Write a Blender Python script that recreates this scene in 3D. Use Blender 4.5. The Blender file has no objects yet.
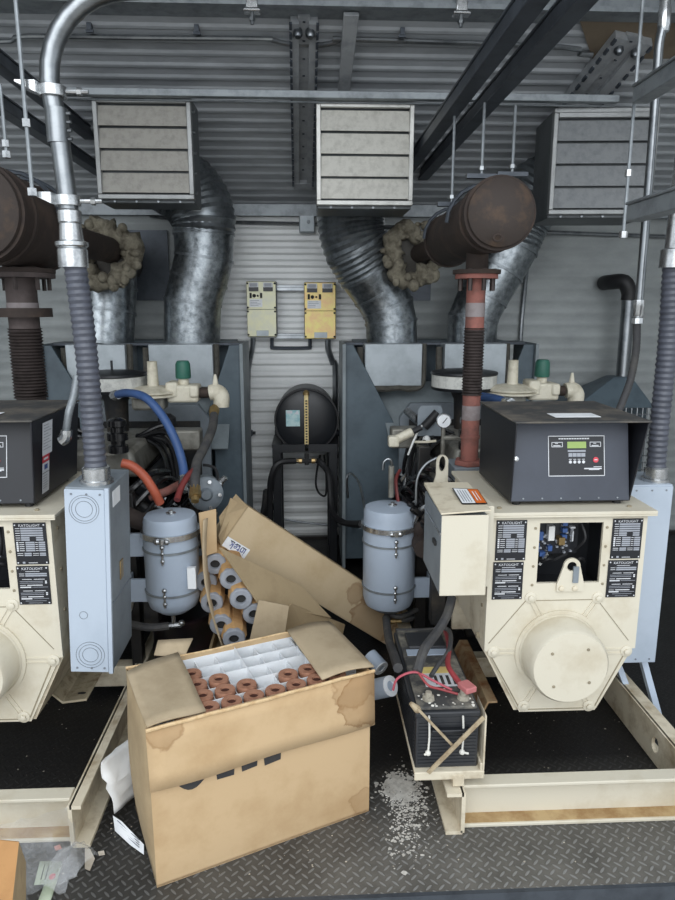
import bpy, bmesh, math, random
from mathutils import Vector, Matrix, Euler
random.seed(7)
V = Vector
scn = bpy.context.scene
COL = scn.collection
# ------------------------------------------------------------------ camera maths
F = 676.0; CH = 1.6
PIT = math.atan(142 / 676); YAW = math.atan(31.5 / 676 * math.cos(PIT))
cp, sp, cy, sy = math.cos(PIT), math.sin(PIT), math.cos(YAW), math.sin(YAW)
FW = V((sy * cp, cy * cp, -sp)); RT = V((cy, -sy, 0)); UP = V((sy * sp, cy * sp, cp))
def at(u, v, X=None, Y=None, Z=None):
    """survey a point: where the sight line through a photo pixel meets a plane of the room"""
    d = FW + RT * ((u - 337.5) / F) + UP * ((450 - v) / F)
    t = Y / d.y if Y is not None else (X / d.x if X is not None else (Z - CH) / d.z)
    return V((d.x * t, d.y * t, CH + d.z * t))
cam = bpy.data.cameras.new('camera'); co = bpy.data.objects.new('camera', cam); COL.objects.link(co)
co.matrix_world = Matrix(((RT.x, UP.x, -FW.x, 0), (RT.y, UP.y, -FW.y, 0), (RT.z, UP.z, -FW.z, CH), (0, 0, 0, 1)))
cam.sensor_fit = 'VERTICAL'; cam.sensor_height = 24; cam.lens = 24 * F / 900; cam.clip_start = 0.05
scn.camera = co
# ------------------------------------------------------------------ materials
def lin(c):
    return tuple(((x / 255) / 12.92 if x / 255 <= .04045 else ((x / 255 + .055) / 1.055) ** 2.4) for x in c)
def mat(name, col, col2=None, rough=.6, metal=0, scale=6, mix=(.45, .7), bump=0, bscale=60, stretch=(1, 1, 1), stains=None, stain_col=(120, 90, 55), spec=.5, streak=None):
    m = bpy.data.materials.new(name); m.use_nodes = True
    nt = m.node_tree; N = nt.nodes; L = nt.links
    b = N['Principled BSDF']; b.inputs['Roughness'].default_value = rough; b.inputs['Metallic'].default_value = metal
    b.inputs['Specular IOR Level'].default_value = spec
    geo = N.new('ShaderNodeNewGeometry')
    mp = N.new('ShaderNodeMapping'); mp.inputs['Scale'].default_value = stretch
    tc = N.new('ShaderNodeTexCoord')
    L.new(tc.outputs['Object'], mp.inputs['Vector'])
    c1 = lin(col); c2 = lin(col2 if col2 else tuple(x * .88 for x in col))
    nz = N.new('ShaderNodeTexNoise'); nz.inputs['Scale'].default_value = scale; nz.inputs['Detail'].default_value = 8; nz.inputs['Roughness'].default_value = .65
    L.new(mp.outputs[0], nz.inputs['Vector'])
    rp = N.new('ShaderNodeValToRGB'); e = rp.color_ramp.elements
    e[0].position = mix[0]; e[1].position = mix[1]; e[0].color = (*c1, 1); e[1].color = (*c2, 1)
    L.new(nz.outputs['Fac'], rp.inputs['Fac'])
    out = rp.outputs['Color']
    if stains:
        n2 = N.new('ShaderNodeTexNoise'); n2.inputs['Scale'].default_value = 22; n2.inputs['Detail'].default_value = 6
        L.new(geo.outputs['Position'], n2.inputs['Vector'])
        for (p, r, s) in stains:
            ds = N.new('ShaderNodeVectorMath'); ds.operation = 'DISTANCE'; ds.inputs[1].default_value = p
            L.new(geo.outputs['Position'], ds.inputs[0])
            ad = N.new('ShaderNodeMath'); ad.operation = 'MULTIPLY_ADD'; ad.inputs[1].default_value = r * 1.2; L.new(n2.outputs['Fac'], ad.inputs[0]); L.new(ds.outputs['Value'], ad.inputs[2])
            r2 = N.new('ShaderNodeValToRGB'); q = r2.color_ramp.elements
            q[0].position = 0; q[0].color = (s * .45,) * 3 + (1,); q[1].position = min(.99, r * 1.75); q[1].color = (0, 0, 0, 1)
            k = r2.color_ramp.elements.new(min(.97, r * 1.55)); k.color = (s * .5,) * 3 + (1,)
            k = r2.color_ramp.elements.new(min(.98, r * 1.7)); k.color = (s,) * 3 + (1,)
            L.new(ad.outputs[0], r2.inputs['Fac'])
            mx = N.new('ShaderNodeMixRGB'); mx.inputs['Color2'].default_value = (*lin(stain_col), 1)
            L.new(r2.outputs['Color'], mx.inputs['Fac']); L.new(out, mx.inputs['Color1']); out = mx.outputs['Color']
    L.new(out, b.inputs['Base Color'])
    if bump:
        n3 = N.new('ShaderNodeTexNoise'); n3.inputs['Scale'].default_value = bscale; n3.inputs['Detail'].default_value = 4
        L.new(mp.outputs[0], n3.inputs['Vector'])
        bp = N.new('ShaderNodeBump'); bp.inputs['Strength'].default_value = bump; bp.inputs['Distance'].default_value = .01
        L.new(n3.outputs['Fac'], bp.inputs['Height']); L.new(bp.outputs[0], b.inputs['Normal'])
    return m
M = {}
M['cream'] = mat('cream_paint', (210, 203, 185), (184, 171, 145), .5, scale=5, mix=(.5, .82), bump=.05, bscale=180)
M['cream_dirty'] = mat('dirty_cream_paint', (214, 204, 182), (140, 118, 84), .6, scale=9, mix=(.48, .78), bump=.06)
M['rusty_bracket'] = mat('rusty_bracket', (158, 136, 104), (124, 80, 46), .8, scale=12, mix=(.42, .62), bump=.2)
M['cream_foot'] = mat('dirty_foot_paint', (188, 176, 150), (112, 90, 62), .7, scale=20, mix=(.5, .75), bump=.1)
M['grey_blue'] = mat('grey_blue_paint', (172, 184, 199), (150, 162, 178), .45, scale=4, mix=(.45, .8))
M['grey_box'] = mat('grey_enclosure_paint', (178, 189, 202), (150, 162, 176), .45, scale=3, mix=(.45, .85))
M['grey_side'] = mat('grey_side_paint', (128, 136, 143), (104, 112, 118), .5, scale=5)
M['dirty_ledge'] = mat('dirty_ledge_paint', (186, 160, 118), (150, 118, 78), .85, scale=12, mix=(.4, .65))
M['line'] = mat('pressed_line_shadow', (122, 128, 136), rough=.6)
M['cream_line'] = mat('cream_seam', (148, 138, 116), rough=.7)
M['shroud'] = mat('shroud_blue_grey', (84, 98, 107), (66, 78, 86), .5, scale=5)
M['shroud_lt'] = mat('shroud_light_grey', (132, 141, 145), (108, 116, 120), .5, scale=5)
M['plenum'] = mat('duct_collar_sheet', (176, 184, 189), (150, 158, 163), .4, .2, scale=5)
M['mastic'] = mat('grey_mastic', (84, 82, 76), (58, 56, 52), .9, scale=20, bump=.6, bscale=40)
M['galv'] = mat('galvanised_duct', (158, 164, 168), (108, 114, 118), .3, .9, scale=26, mix=(.4, .65), bump=.1, bscale=60)
M['duct_dk'] = mat('dark_flexible_duct', (142, 148, 152), (100, 105, 109), .36, .8, scale=14)
M['steel'] = mat('bright_conduit', (144, 148, 151), (112, 116, 120), .3, .95, scale=12)
M['chrome'] = mat('zinc_fitting', (205, 207, 208), (160, 162, 164), .25, .9, scale=30)
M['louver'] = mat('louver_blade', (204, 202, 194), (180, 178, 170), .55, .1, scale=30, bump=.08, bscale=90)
M['louver_mid'] = mat('shade_toned_louver_blade', (164, 161, 154), (142, 140, 134), .6, .1, scale=26, bump=.08, bscale=90)  # darker copy of the blade finish: shade on this vent put into its colour
M['louver_dk'] = mat('shade_grey_louver_blade', (138, 141, 143), (120, 123, 126), .55, .15, scale=26, bump=.08, bscale=90)  # darkest blade copy, with the vent's shade mixed into the grey
M['louver_frame_dk'] = mat('shade_grey_louver_frame', (150, 152, 152), (122, 124, 124), .4, .4)  # frame for both side vents, shade carried in its tone
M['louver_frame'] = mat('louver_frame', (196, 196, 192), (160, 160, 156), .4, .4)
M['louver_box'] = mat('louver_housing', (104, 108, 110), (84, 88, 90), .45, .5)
M['strut'] = mat('grey_strut', (142, 148, 152), (112, 117, 121), .45, .4, scale=14)
M['truss'] = mat('pale_grey_truss', (160, 163, 166), (134, 138, 141), .5, .2, scale=14)
M['strut_dk'] = mat('dark_strut', (78, 84, 92), (60, 65, 72), .45, .4, scale=12)
M['rust_dk'] = mat('rusted_muffler', (58, 49, 45), (78, 64, 55), .8, .2, scale=9, mix=(.5, .75), bump=.15, bscale=40)
M['rust_cap'] = mat('rusted_muffler_cap', (62, 54, 50), (88, 71, 58), .75, .2, scale=11, mix=(.5, .7), bump=.15, bscale=40)
M['rust_red'] = mat('primer_red_pipe', (146, 92, 82), (104, 74, 68), .75, scale=12, mix=(.42, .66), bump=.15)
M['grey_band'] = mat('grey_pipe_band', (138, 130, 130), (112, 98, 96), .6, scale=14)
M['bellows'] = mat('bellows_dark', (74, 66, 64), (48, 42, 40), .6, .5, scale=16)
M['wool'] = mat('insulation_wool', (140, 134, 118), (86, 80, 68), 1, scale=16, mix=(.4, .65), bump=1, bscale=24)
M['sleeve'] = mat('sooty_sleeve', (84, 82, 78), (64, 60, 55), .6, .3, scale=9)
M['lead'] = mat('glossy_ignition_lead', (26, 26, 28), (20, 20, 22), .22, spec=.7)
M['black'] = mat('black_enamel', (30, 32, 36), (22, 23, 26), .4, scale=6)
M['panel_dk'] = mat('slate_panel_paint', (62, 67, 78), (54, 58, 68), .45, scale=4)
M['panel_side'] = mat('black_panel_paint', (28, 30, 36), (22, 23, 28), .45, scale=4)
M['panel_top'] = mat('dusty_black_panel', (66, 66, 66), (120, 112, 100), .7, scale=9, mix=(.45, .75))
M['rubber'] = mat('black_rubber', (34, 34, 36), (24, 24, 26), .55)
M['flex'] = mat('grey_flexible_conduit', (82, 85, 95), (66, 69, 78), .42, scale=20)
M['oil'] = mat('oily_black', (26, 25, 25), (46, 42, 38), .35, scale=8)
M['engine'] = mat('engine_black', (40, 41, 43), (74, 68, 60), .55, .2, scale=10, mix=(.45, .7))
M['engine_gr'] = mat('engine_grey', (140, 138, 130), (96, 92, 84), .5, .4, scale=12)
M['blue_hose'] = mat('blue_hose', (60, 88, 136), (50, 74, 114), .5)
M['orange_hose'] = mat('orange_hose', (176, 88, 64), (150, 76, 58), .5)
M['maroon_hose'] = mat('maroon_hose', (122, 52, 50), (96, 42, 40), .5)
M['brass'] = mat('brass', (164, 140, 96), (128, 106, 70), .35, .7, scale=20)
M['ivory'] = mat('ivory_valve', (214, 208, 190), (176, 168, 146), .5, scale=14)
M['green'] = mat('green_cap', (46, 104, 88), (38, 84, 72), .5)
M['white'] = mat('white_plastic', (232, 232, 230), (214, 214, 212), .5)
M['paper'] = mat('white_paper', (236, 238, 240), (214, 218, 222), .8, scale=9)
M['filter_wh'] = mat('pleated_filter_paper', (212, 212, 206), (176, 176, 172), .8, scale=30)
M['blk_print'] = mat('black_plate', (26, 28, 34), rough=.4)
M['wht_print'] = mat('white_plate_print', (214, 216, 220), rough=.5)
M['gry_print'] = mat('grey_plate_print', (158, 162, 170), rough=.5)
M['lcd'] = mat('lcd_green', (152, 178, 96), rough=.3)
M['red'] = mat('red_button', (206, 62, 76), rough=.4)
M['orange'] = mat('orange_label', (226, 116, 48), rough=.5)
M['pcb_blue'] = mat('blue_component', (60, 92, 150), rough=.4)
M['zinc_y'] = mat('yellow_zinc_cover', (222, 220, 184), (208, 208, 190), .4, .1, scale=14, mix=(.4, .7))
M['zinc_g'] = mat('gold_zinc_cover', (240, 222, 138), (236, 194, 138), .38, .1, scale=14, mix=(.4, .65))
M['zinc_edge'] = mat('gold_zinc_edge', (190, 172, 92), rough=.4, metal=.5)
M['card_in'] = mat('cardboard_grey_side', (182, 164, 136), (164, 146, 118), .9, scale=7, bump=.06, bscale=90)
M['card_edge'] = mat('torn_cardboard_edge', (216, 188, 146), (186, 150, 106), .95, scale=40)
M['core'] = mat('brown_filter_cap', (164, 118, 94), (136, 92, 70), .8, scale=30, bump=.1)
M['core_hole'] = mat('brown_filter_bore', (72, 38, 28), rough=.9)
M['filt_paper'] = mat('brown_wrapped_filter', (190, 152, 104), (160, 122, 80), .9, scale=10)
M['filt_end'] = mat('grey_filter_end', (156, 160, 168), (128, 132, 140), .6, scale=14)
M['dark_hole'] = mat('dark_bore', (46, 46, 46), rough=.9)
M['batt'] = mat('battery_case', (44, 46, 50), (62, 62, 62), .5, scale=10, mix=(.5, .8))
M['batt_top'] = mat('battery_top_dusty', (66, 66, 66), (150, 144, 130), .8, scale=12, mix=(.45, .7))
M['batt_wh'] = mat('battery_corrosion', (226, 224, 216), (180, 172, 156), .9, scale=20)
M['batt_term'] = mat('corroded_terminal', (160, 154, 140), (110, 104, 94), .8, scale=40)
M['rope'] = mat('white_rope', (224, 222, 214), rough=.8)
M['rod'] = mat('hold_down_strap', (176, 160, 132), (120, 98, 72), .6, scale=24)
M['red_cable'] = mat('red_cable', (150, 58, 62), (120, 46, 50), .5)
M['pink_wire'] = mat('pink_wire', (172, 78, 90), rough=.5)
M['grey_hose'] = mat('grey_black_hose', (64, 64, 66), (90, 88, 84), .7, scale=14)
M['sticker'] = mat('teal_sticker', (120, 178, 188), (190, 214, 214), .5, scale=18, mix=(.4, .6))
M['gauge_y'] = mat('brass_sight_gauge', (224, 204, 150), (190, 160, 100), .45, .2, scale=40)
M['debris'] = mat('pale_debris', (206, 198, 184), (160, 148, 130), .9)
M['powder'] = mat('white_powder', (206, 203, 196), (150, 146, 138), 1, scale=30)
M['card_flat'] = mat('orange_cardboard', (196, 148, 98), (174, 128, 82), .9, scale=7)
M['green_lab'] = mat('pale_green_label', (176, 186, 164), (150, 160, 138), .6, scale=16)
M['drum'] = mat('black_drum', (22, 20, 22), (50, 28, 36), .3, scale=5)
M['shade'] = mat('dark_print', (52, 52, 54), (70, 66, 62), .9, scale=20)
M['blue_print'] = mat('blue_print', (36, 56, 136), rough=.7)
def plastic():
    m = bpy.data.materials.new('clear_plastic_film'); m.use_nodes = True
    b = m.node_tree.nodes['Principled BSDF']
    b.inputs['Base Color'].default_value = (.82, .84, .86, 1); b.inputs['Roughness'].default_value = .08; b.inputs['Specular IOR Level'].default_value = .9
    b.inputs['Alpha'].default_value = .22
    return m
M['film'] = plastic()
# ------------------------------------------------------------------ mesh builder
class MB:
    def __init__(s): s.v = []; s.f = []; s.mi = []; s.mats = []; s.cur = 0
    def use(s, m):
        if m not in s.mats: s.mats.append(m)
        s.cur = s.mats.index(m); return s
    def add(s, vs, fs):
        o = len(s.v); s.v += [V(p) for p in vs]
        for f in fs: s.f.append([i + o for i in f]); s.mi.append(s.cur)
        return s
    def hexa(s, p):
        return s.add(p, [(0, 3, 2, 1), (4, 5, 6, 7), (0, 1, 5, 4), (1, 2, 6, 5), (2, 3, 7, 6), (3, 0, 4, 7)])
    def bb(s, x0, x1, y0, y1, z0, z1):
        return s.hexa([(x0, y0, z0), (x1, y0, z0), (x1, y1, z0), (x0, y1, z0), (x0, y0, z1), (x1, y0, z1), (x1, y1, z1), (x0, y1, z1)])
    def box(s, c, d, R=None):
        p = []
        for (i, j, k) in ((-1, -1, -1), (1, -1, -1), (1, 1, -1), (-1, 1, -1), (-1, -1, 1), (1, -1, 1), (1, 1, 1), (-1, 1, 1)):
            q = V((i * d[0] / 2, j * d[1] / 2, k * d[2] / 2)); q = R @ q if R else q; p.append(V(c) + q)
        return s.hexa(p)
    def prism(s, pts, ext):
        n = len(pts); e = V(ext); pts = [V(p) for p in pts]
        return s.add(pts + [p + e for p in pts], [tuple(range(n))[::-1], tuple(range(n, 2 * n))] + [(i, (i + 1) % n, n + (i + 1) % n, n + i) for i in range(n)])
    def sheet(s, a, b, c, d, th=.003):
        n = (V(b) - V(a)).cross(V(d) - V(a)).normalized() * th
        return s.prism([a, b, c, d], n)
    def rings(s, rs, close_ends=True):
        n = len(rs[0]); o = []
        for r in rs: o += r
        fs = []
        for k in range(len(rs) - 1):
            for i in range(n):
                j = (i + 1) % n; fs.append((k * n + i, k * n + j, (k + 1) * n + j, (k + 1) * n + i))
        if close_ends: fs += [tuple(range(n))[::-1], tuple(range((len(rs) - 1) * n, len(rs) * n))]
        return s.add(o, fs)
    def lathe(s, p0, ax, prof, seg=24, caps=True):
        ax = V(ax).normalized(); a = ax.orthogonal().normalized(); b = ax.cross(a); p0 = V(p0)
        return s.rings([[p0 + ax * h + (a * math.cos(2 * math.pi * i / seg) + b * math.sin(2 * math.pi * i / seg)) * max(r, 1e-5) for i in range(seg)] for r, h in prof], caps)
    def cyl(s, p0, p1, r, r1=None, seg=20):
        p0, p1 = V(p0), V(p1)
        return s.lathe(p0, p1 - p0, [(r, 0), (r if r1 is None else r1, (p1 - p0).length)], seg)
    def ring(s, p0, ax, ro, ri, h, seg=28):
        return s.lathe(p0, ax, [(ri, 0), (ro, 0), (ro, h), (ri, h), (ri, 0)], seg, False)
    def tube(s, pts, r, seg=10, sub=6, rib=None, closed=False):
        pts = [V(p) for p in pts]
        if sub > 1 and len(pts) > 2:
            q = []; rr = []
            n = len(pts)
            for i in range(n - 1):
                a = pts[max(i - 1, 0)]; b = pts[i]; c = pts[i + 1]; d = pts[min(i + 2, n - 1)]
                for k in range(sub):
                    t = k / sub
                    q.append(.5 * ((2 * b) + (c - a) * t + (2 * a - 5 * b + 4 * c - d) * t * t + (3 * b - a - 3 * c + d) * t ** 3))
                    if isinstance(r, (list, tuple)): rr.append(r[i] + (r[i + 1] - r[i]) * t)
            q.append(pts[-1])
            if isinstance(r, (list, tuple)): rr.append(r[-1]); r = rr
            pts = q
        if rib:                                   # resample to evenly spaced corrugations: (spacing, depth)
            rad = r if isinstance(r, (list, tuple)) else [r] * len(pts)
            out = []; ro = []; acc = 0; nxt = 0; flip = 0
            for i in range(len(pts) - 1):
                L = (pts[i + 1] - pts[i]).length
                while nxt <= acc + L:
                    t = (nxt - acc) / L if L else 0
                    out.append(pts[i].lerp(pts[i + 1], t)); ro.append((rad[i] + (rad[i + 1] - rad[i]) * t) * (1 if flip % 2 == 0 else 1 - rib[1])); flip += 1; nxt += rib[0] / 2
                acc += L
            if len(out) > 2: pts = out; r = ro
        rs = []; prev = None
        for i, p in enumerate(pts):
            t = (pts[min(i + 1, len(pts) - 1)] - pts[max(i - 1, 0)]).normalized()
            a = t.orthogonal().normalized() if prev is None else (prev - t * prev.dot(t)).normalized()
            prev = a; b = t.cross(a); ri = r[i] if isinstance(r, (list, tuple)) else r
            rs.append([p + (a * math.cos(2 * math.pi * k / seg) + b * math.sin(2 * math.pi * k / seg)) * ri for k in range(seg)])
        return s.rings(rs)
    def sph(s, c, r, seg=12, squash=1):
        return s.lathe(V(c) - V((0, 0, r * squash)), (0, 0, 1), [(r * math.sin(math.pi * k / 8), r * squash * (1 - math.cos(math.pi * k / 8))) for k in range(9)], seg)
    def text(s, body, o, right, up, h, align='CENTER'):
        cu = bpy.data.curves.new('t', 'FONT'); cu.body = body; cu.align_x = align; cu.align_y = 'CENTER'; cu.size = 1; cu.resolution_u = 2
        ob = bpy.data.objects.new('t', cu); COL.objects.link(ob)
        dg = bpy.context.evaluated_depsgraph_get(); me = bpy.data.meshes.new_from_object(ob.evaluated_get(dg))
        right = V(right).normalized(); up = V(up).normalized(); o = V(o)
        s.add([o + right * (p.co.x * h * 1.35) + up * (p.co.y * h * 1.35) for p in me.vertices], [tuple(p.vertices) for p in me.polygons])
        bpy.data.objects.remove(ob); bpy.data.curves.remove(cu); bpy.data.meshes.remove(me); return s
    def build(s, name, m=None, parent=None, bevel=0, label=None, angle=35, recalc=True, solid=0):
        me = bpy.data.meshes.new(name)
        o = bpy.data.objects.new(name, me); COL.objects.link(o)
        if parent is not None:
            r = parent
            while r.parent: r = r.parent
            org = r.location.copy(); o.parent = parent
        else:
            xs = [p.x for p in s.v]; ys = [p.y for p in s.v]; org = V(((min(xs) + max(xs)) / 2, (min(ys) + max(ys)) / 2, min(p.z for p in s.v))); o.location = org
        me.from_pydata([p - org for p in s.v], [], s.f); me.update()
        ml = s.mats if s.mats else [m]
        for k in ml: me.materials.append(M[k] if isinstance(k, str) else k)
        if s.mats: me.polygons.foreach_set('material_index', s.mi)
        if recalc:
            bm = bmesh.new(); bm.from_mesh(me); bmesh.ops.recalc_face_normals(bm, faces=bm.faces); bm.to_mesh(me); bm.free()
        me.polygons.foreach_set('use_smooth', [True] * len(me.polygons)); me.set_sharp_from_angle(angle=math.radians(angle))
        if bevel:
            b = o.modifiers.new('bevel', 'BEVEL'); b.width = bevel; b.segments = 2; b.limit_method = 'ANGLE'; b.angle_limit = math.radians(40); b.harden_normals = False
        if solid:
            b = o.modifiers.new('solid', 'SOLIDIFY'); b.thickness = solid
        if label: o['label'] = label
        return o
def tag(o, label, cat, group=None, kind=None):
    o['label'] = label; o['category'] = cat
    if group: o['group'] = group
    if kind: o['kind'] = kind
    return o
def struct(o): o['kind'] = 'structure'; return o
def thing(name, loc, label, cat, group=None):
    o = bpy.data.objects.new(name, None); COL.objects.link(o); o.location = loc; o.empty_display_size = .05
    return tag(o, label, cat, group)
def dup(o, off, label=None, parent=None, group=None):
    c = o.copy(); COL.objects.link(c)
    if parent is None: c.location = o.location + V(off)
    else: c.parent = parent
    if label: c['label'] = label
    if group: c['group'] = group
    for ch in list(o.children): dup(ch, off, None, c)
    return c
def kids(o):
    r = [o]
    for c in o.children: r += kids(c)
    return r
PITCH = V((-1.865, 0, 0))
def lerp(a, b, t): return V(a).lerp(V(b), t)

# ================================================================== SETTING
def floor_mat():
    m = bpy.data.materials.new('diamond_plate'); m.use_nodes = True
    nt = m.node_tree; N = nt.nodes; L = nt.links; b = N['Principled BSDF']
    def mth(op, a, c=None, d=None):
        n = N.new('ShaderNodeMath'); n.operation = op
        for i, x in enumerate((a, c, d)):
            if x is None: continue
            if isinstance(x, (int, float)): n.inputs[i].default_value = x
            else: L.new(x, n.inputs[i])
        return n.outputs[0]
    geo = N.new('ShaderNodeNewGeometry'); sx = N.new('ShaderNodeSeparateXYZ'); L.new(geo.outputs['Position'], sx.inputs[0])
    x, y = sx.outputs['X'], sx.outputs['Y']; S = 1 / .026
    a = mth('MULTIPLY', mth('ADD', x, y), .7071 * S); c = mth('MULTIPLY', mth('SUBTRACT', x, y), .7071 * S)
    par = mth('MODULO', mth('ADD', mth('ADD', mth('FLOOR', a), mth('FLOOR', c)), 1000), 2)
    fa = mth('SUBTRACT', mth('FRACT', a), .5); fc = mth('SUBTRACT', mth('FRACT', c), .5)
    lo = mth('ADD', mth('MULTIPLY', fa, par), mth('MULTIPLY', fc, mth('SUBTRACT', 1, par)))
    sh = mth('ADD', mth('MULTIPLY', fc, par), mth('MULTIPLY', fa, mth('SUBTRACT', 1, par)))
    d = mth('ADD', mth('POWER', mth('ABSOLUTE', mth('DIVIDE', lo, .56)), 2), mth('POWER', mth('ABSOLUTE', mth('DIVIDE', sh, .15)), 2))
    mask = mth('SUBTRACT', 1, d); mask = mth('MAXIMUM', mask, 0)
    lug = N.new('ShaderNodeMapRange'); L.new(mask, lug.inputs[0]); lug.inputs[2].default_value = .35
    nz = N.new('ShaderNodeTexNoise'); nz.inputs['Scale'].default_value = 5; nz.inputs['Detail'].default_value = 10; nz.inputs['Roughness'].default_value = .7; L.new(geo.outputs['Position'], nz.inputs['Vector'])
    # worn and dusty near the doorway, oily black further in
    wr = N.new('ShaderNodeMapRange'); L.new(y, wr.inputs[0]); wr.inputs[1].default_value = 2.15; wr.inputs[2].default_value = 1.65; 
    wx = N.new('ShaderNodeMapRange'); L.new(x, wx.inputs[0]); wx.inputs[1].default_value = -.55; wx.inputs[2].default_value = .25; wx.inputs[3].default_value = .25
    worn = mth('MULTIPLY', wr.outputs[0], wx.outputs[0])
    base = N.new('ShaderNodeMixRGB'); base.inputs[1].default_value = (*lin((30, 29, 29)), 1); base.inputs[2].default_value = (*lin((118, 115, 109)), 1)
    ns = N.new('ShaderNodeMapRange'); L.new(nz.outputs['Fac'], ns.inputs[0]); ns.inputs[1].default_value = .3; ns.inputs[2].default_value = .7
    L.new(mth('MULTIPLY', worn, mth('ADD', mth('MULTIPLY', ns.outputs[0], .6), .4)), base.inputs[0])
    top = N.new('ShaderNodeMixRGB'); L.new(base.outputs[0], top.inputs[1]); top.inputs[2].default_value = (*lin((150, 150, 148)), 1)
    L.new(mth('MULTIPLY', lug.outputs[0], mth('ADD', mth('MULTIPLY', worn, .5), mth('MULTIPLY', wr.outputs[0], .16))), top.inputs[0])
    L.new(top.outputs[0], b.inputs['Base Color'])
    rr = N.new('ShaderNodeMapRange'); L.new(nz.outputs['Fac'], rr.inputs[0]); rr.inputs[3].default_value = .3; rr.inputs[4].default_value = .7; L.new(rr.outputs[0], b.inputs['Roughness'])
    b.inputs['Specular IOR Level'].default_value = .35
    bp = N.new('ShaderNodeBump'); bp.inputs['Strength'].default_value = .8; bp.inputs['Distance'].default_value = .004; L.new(lug.outputs[0], bp.inputs['Height']); L.new(bp.outputs[0], b.inputs['Normal'])
    return m
WX0, WX1, WY = -3.0, 2.75, 4.6
EAVE = 2.235; KS = .47; YR = 3.2
ZR = EAVE + KS * (WY - YR)
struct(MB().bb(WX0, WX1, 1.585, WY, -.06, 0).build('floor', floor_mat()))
struct(MB().bb(WX0, WX1, 1.572, 1.585, -.08, .0).build('trim_1', 'strut_dk'))
M['wall'] = mat('wall_painted_steel', (234, 236, 235), (212, 215, 215), .4, .05, scale=2.2, mix=(.4, .75), stretch=(1, 1, 1))
M['roof'] = mat('roof_galvanised_sheet', (176, 180, 184), (150, 154, 158), .5, .2, scale=3, stretch=(1, 3, 3))
# corrugated back wall: ribs run sideways; white in the middle stretch, darker grey and flatter either side
M['wall_grey'] = mat('wall_grey_sheet', (156, 161, 161), (132, 137, 138), .5, .1, scale=2.5, mix=(.4, .7), stretch=(1, 1, 2))
def wall_sheet(x0, x1, pitch, steps):
    prof = []; z = 0.0
    while z < EAVE:
        for dz, dy in steps: prof.append((min(z + dz, EAVE), dy))
        z += pitch
    prof.append((EAVE, 0)); vs = []; fs = []
    for zz, dy in prof: vs += [(x0, WY + dy, zz), (x1, WY + dy, zz)]
    for i in range(len(prof) - 1): fs.append((2 * i, 2 * i + 1, 2 * i + 3, 2 * i + 2))
    return vs, fs
m = MB()
m.use('wall').add(*wall_sheet(-.62, .52, .08, ((0, 0), (.018, 0), (.034, -.010), (.058, -.010), (.074, 0))))
m.use('wall_grey').add(*wall_sheet(WX0, -.62, .08, ((0, 0), (.03, 0), (.042, -.004), (.06, -.004), (.072, 0)))).add(*wall_sheet(.52, WX1, .08, ((0, 0), (.03, 0), (.042, -.004), (.06, -.004), (.072, 0))))
struct(m.build('wall_back', None, angle=20, recalc=False))
# corrugated sloping roof underside
m = MB(); vs = []; fs = []; n = 0
SL = math.hypot(WY - YR, ZR - EAVE); tdir = V((0, -(WY - YR), ZR - EAVE)) / SL; ndir = V((0, -tdir.z, tdir.y)); ndir = ndir if ndir.z < 0 else -ndir
s_ = 0
while s_ < SL:
    for ds, dn in ((0, 0), (.03, 0), (.042, .007), (.056, .007), (.068, 0)):
        q = V((0, WY, EAVE)) + tdir * min(s_ + ds, SL) + ndir * dn; vs += [(WX0, q.y, q.z), (WX1, q.y, q.z)]; n += 1
    s_ += .074
vs += [(WX0, YR, ZR), (WX1, YR, ZR)]; n += 1
vs += [(WX0, 1.55, ZR + .25), (WX1, 1.55, ZR + .25)]; n += 1
for i in range(n - 1): fs.append((2 * i, 2 * i + 1, 2 * i + 3, 2 * i + 2))
struct(m.add(vs, fs).build('ceiling', 'roof', angle=20, recalc=False))
for nm, x in (('wall_left', WX0), ('wall_right', WX1)):
    struct(MB().prism([(x, 1.58, 0), (x, WY, 0), (x, WY, EAVE), (x, YR, ZR), (x, 1.58, ZR + .2)], (-.05 if x < 0 else .05, 0, 0)).build(nm, 'wall'))
struct(MB().bb(WX0, WX1, WY - .07, WY - .015, EAVE - .06, EAVE + .01).build('trim_2', 'strut'))          # eave angle
struct(MB().bb(WX0, WX1, WY - .05, WY - .018, 0, .02).build('baseboard_back', 'oil'))
# ridge beam along the front of the roof
struct(MB().bb(WX0, WX1, YR - .02, YR + .1, ZR - .05, ZR + .06).bb(WX0, WX1, YR - .05, YR - .02, ZR - .055, ZR - .035).build('trim_3', 'strut'))
def on_roof(u, v, drop=.03):
    d = FW + RT * ((u - 337.5) / F) + UP * ((450 - v) / F)
    t = (EAVE + KS * WY - CH) / (d.z + KS * d.y); p = V((d.x * t, d.y * t, CH + d.z * t)); return p + ndir * drop
pq = [on_roof(578, 14, .004), on_roof(690, 14, .004), on_roof(690, 56, .004), on_roof(592, 56, .004)]
struct(MB().prism(pq, ndir * .012).build('trim_4', mat('plywood_patch', (112, 100, 84), (86, 76, 64), .8, scale=5)))
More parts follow.
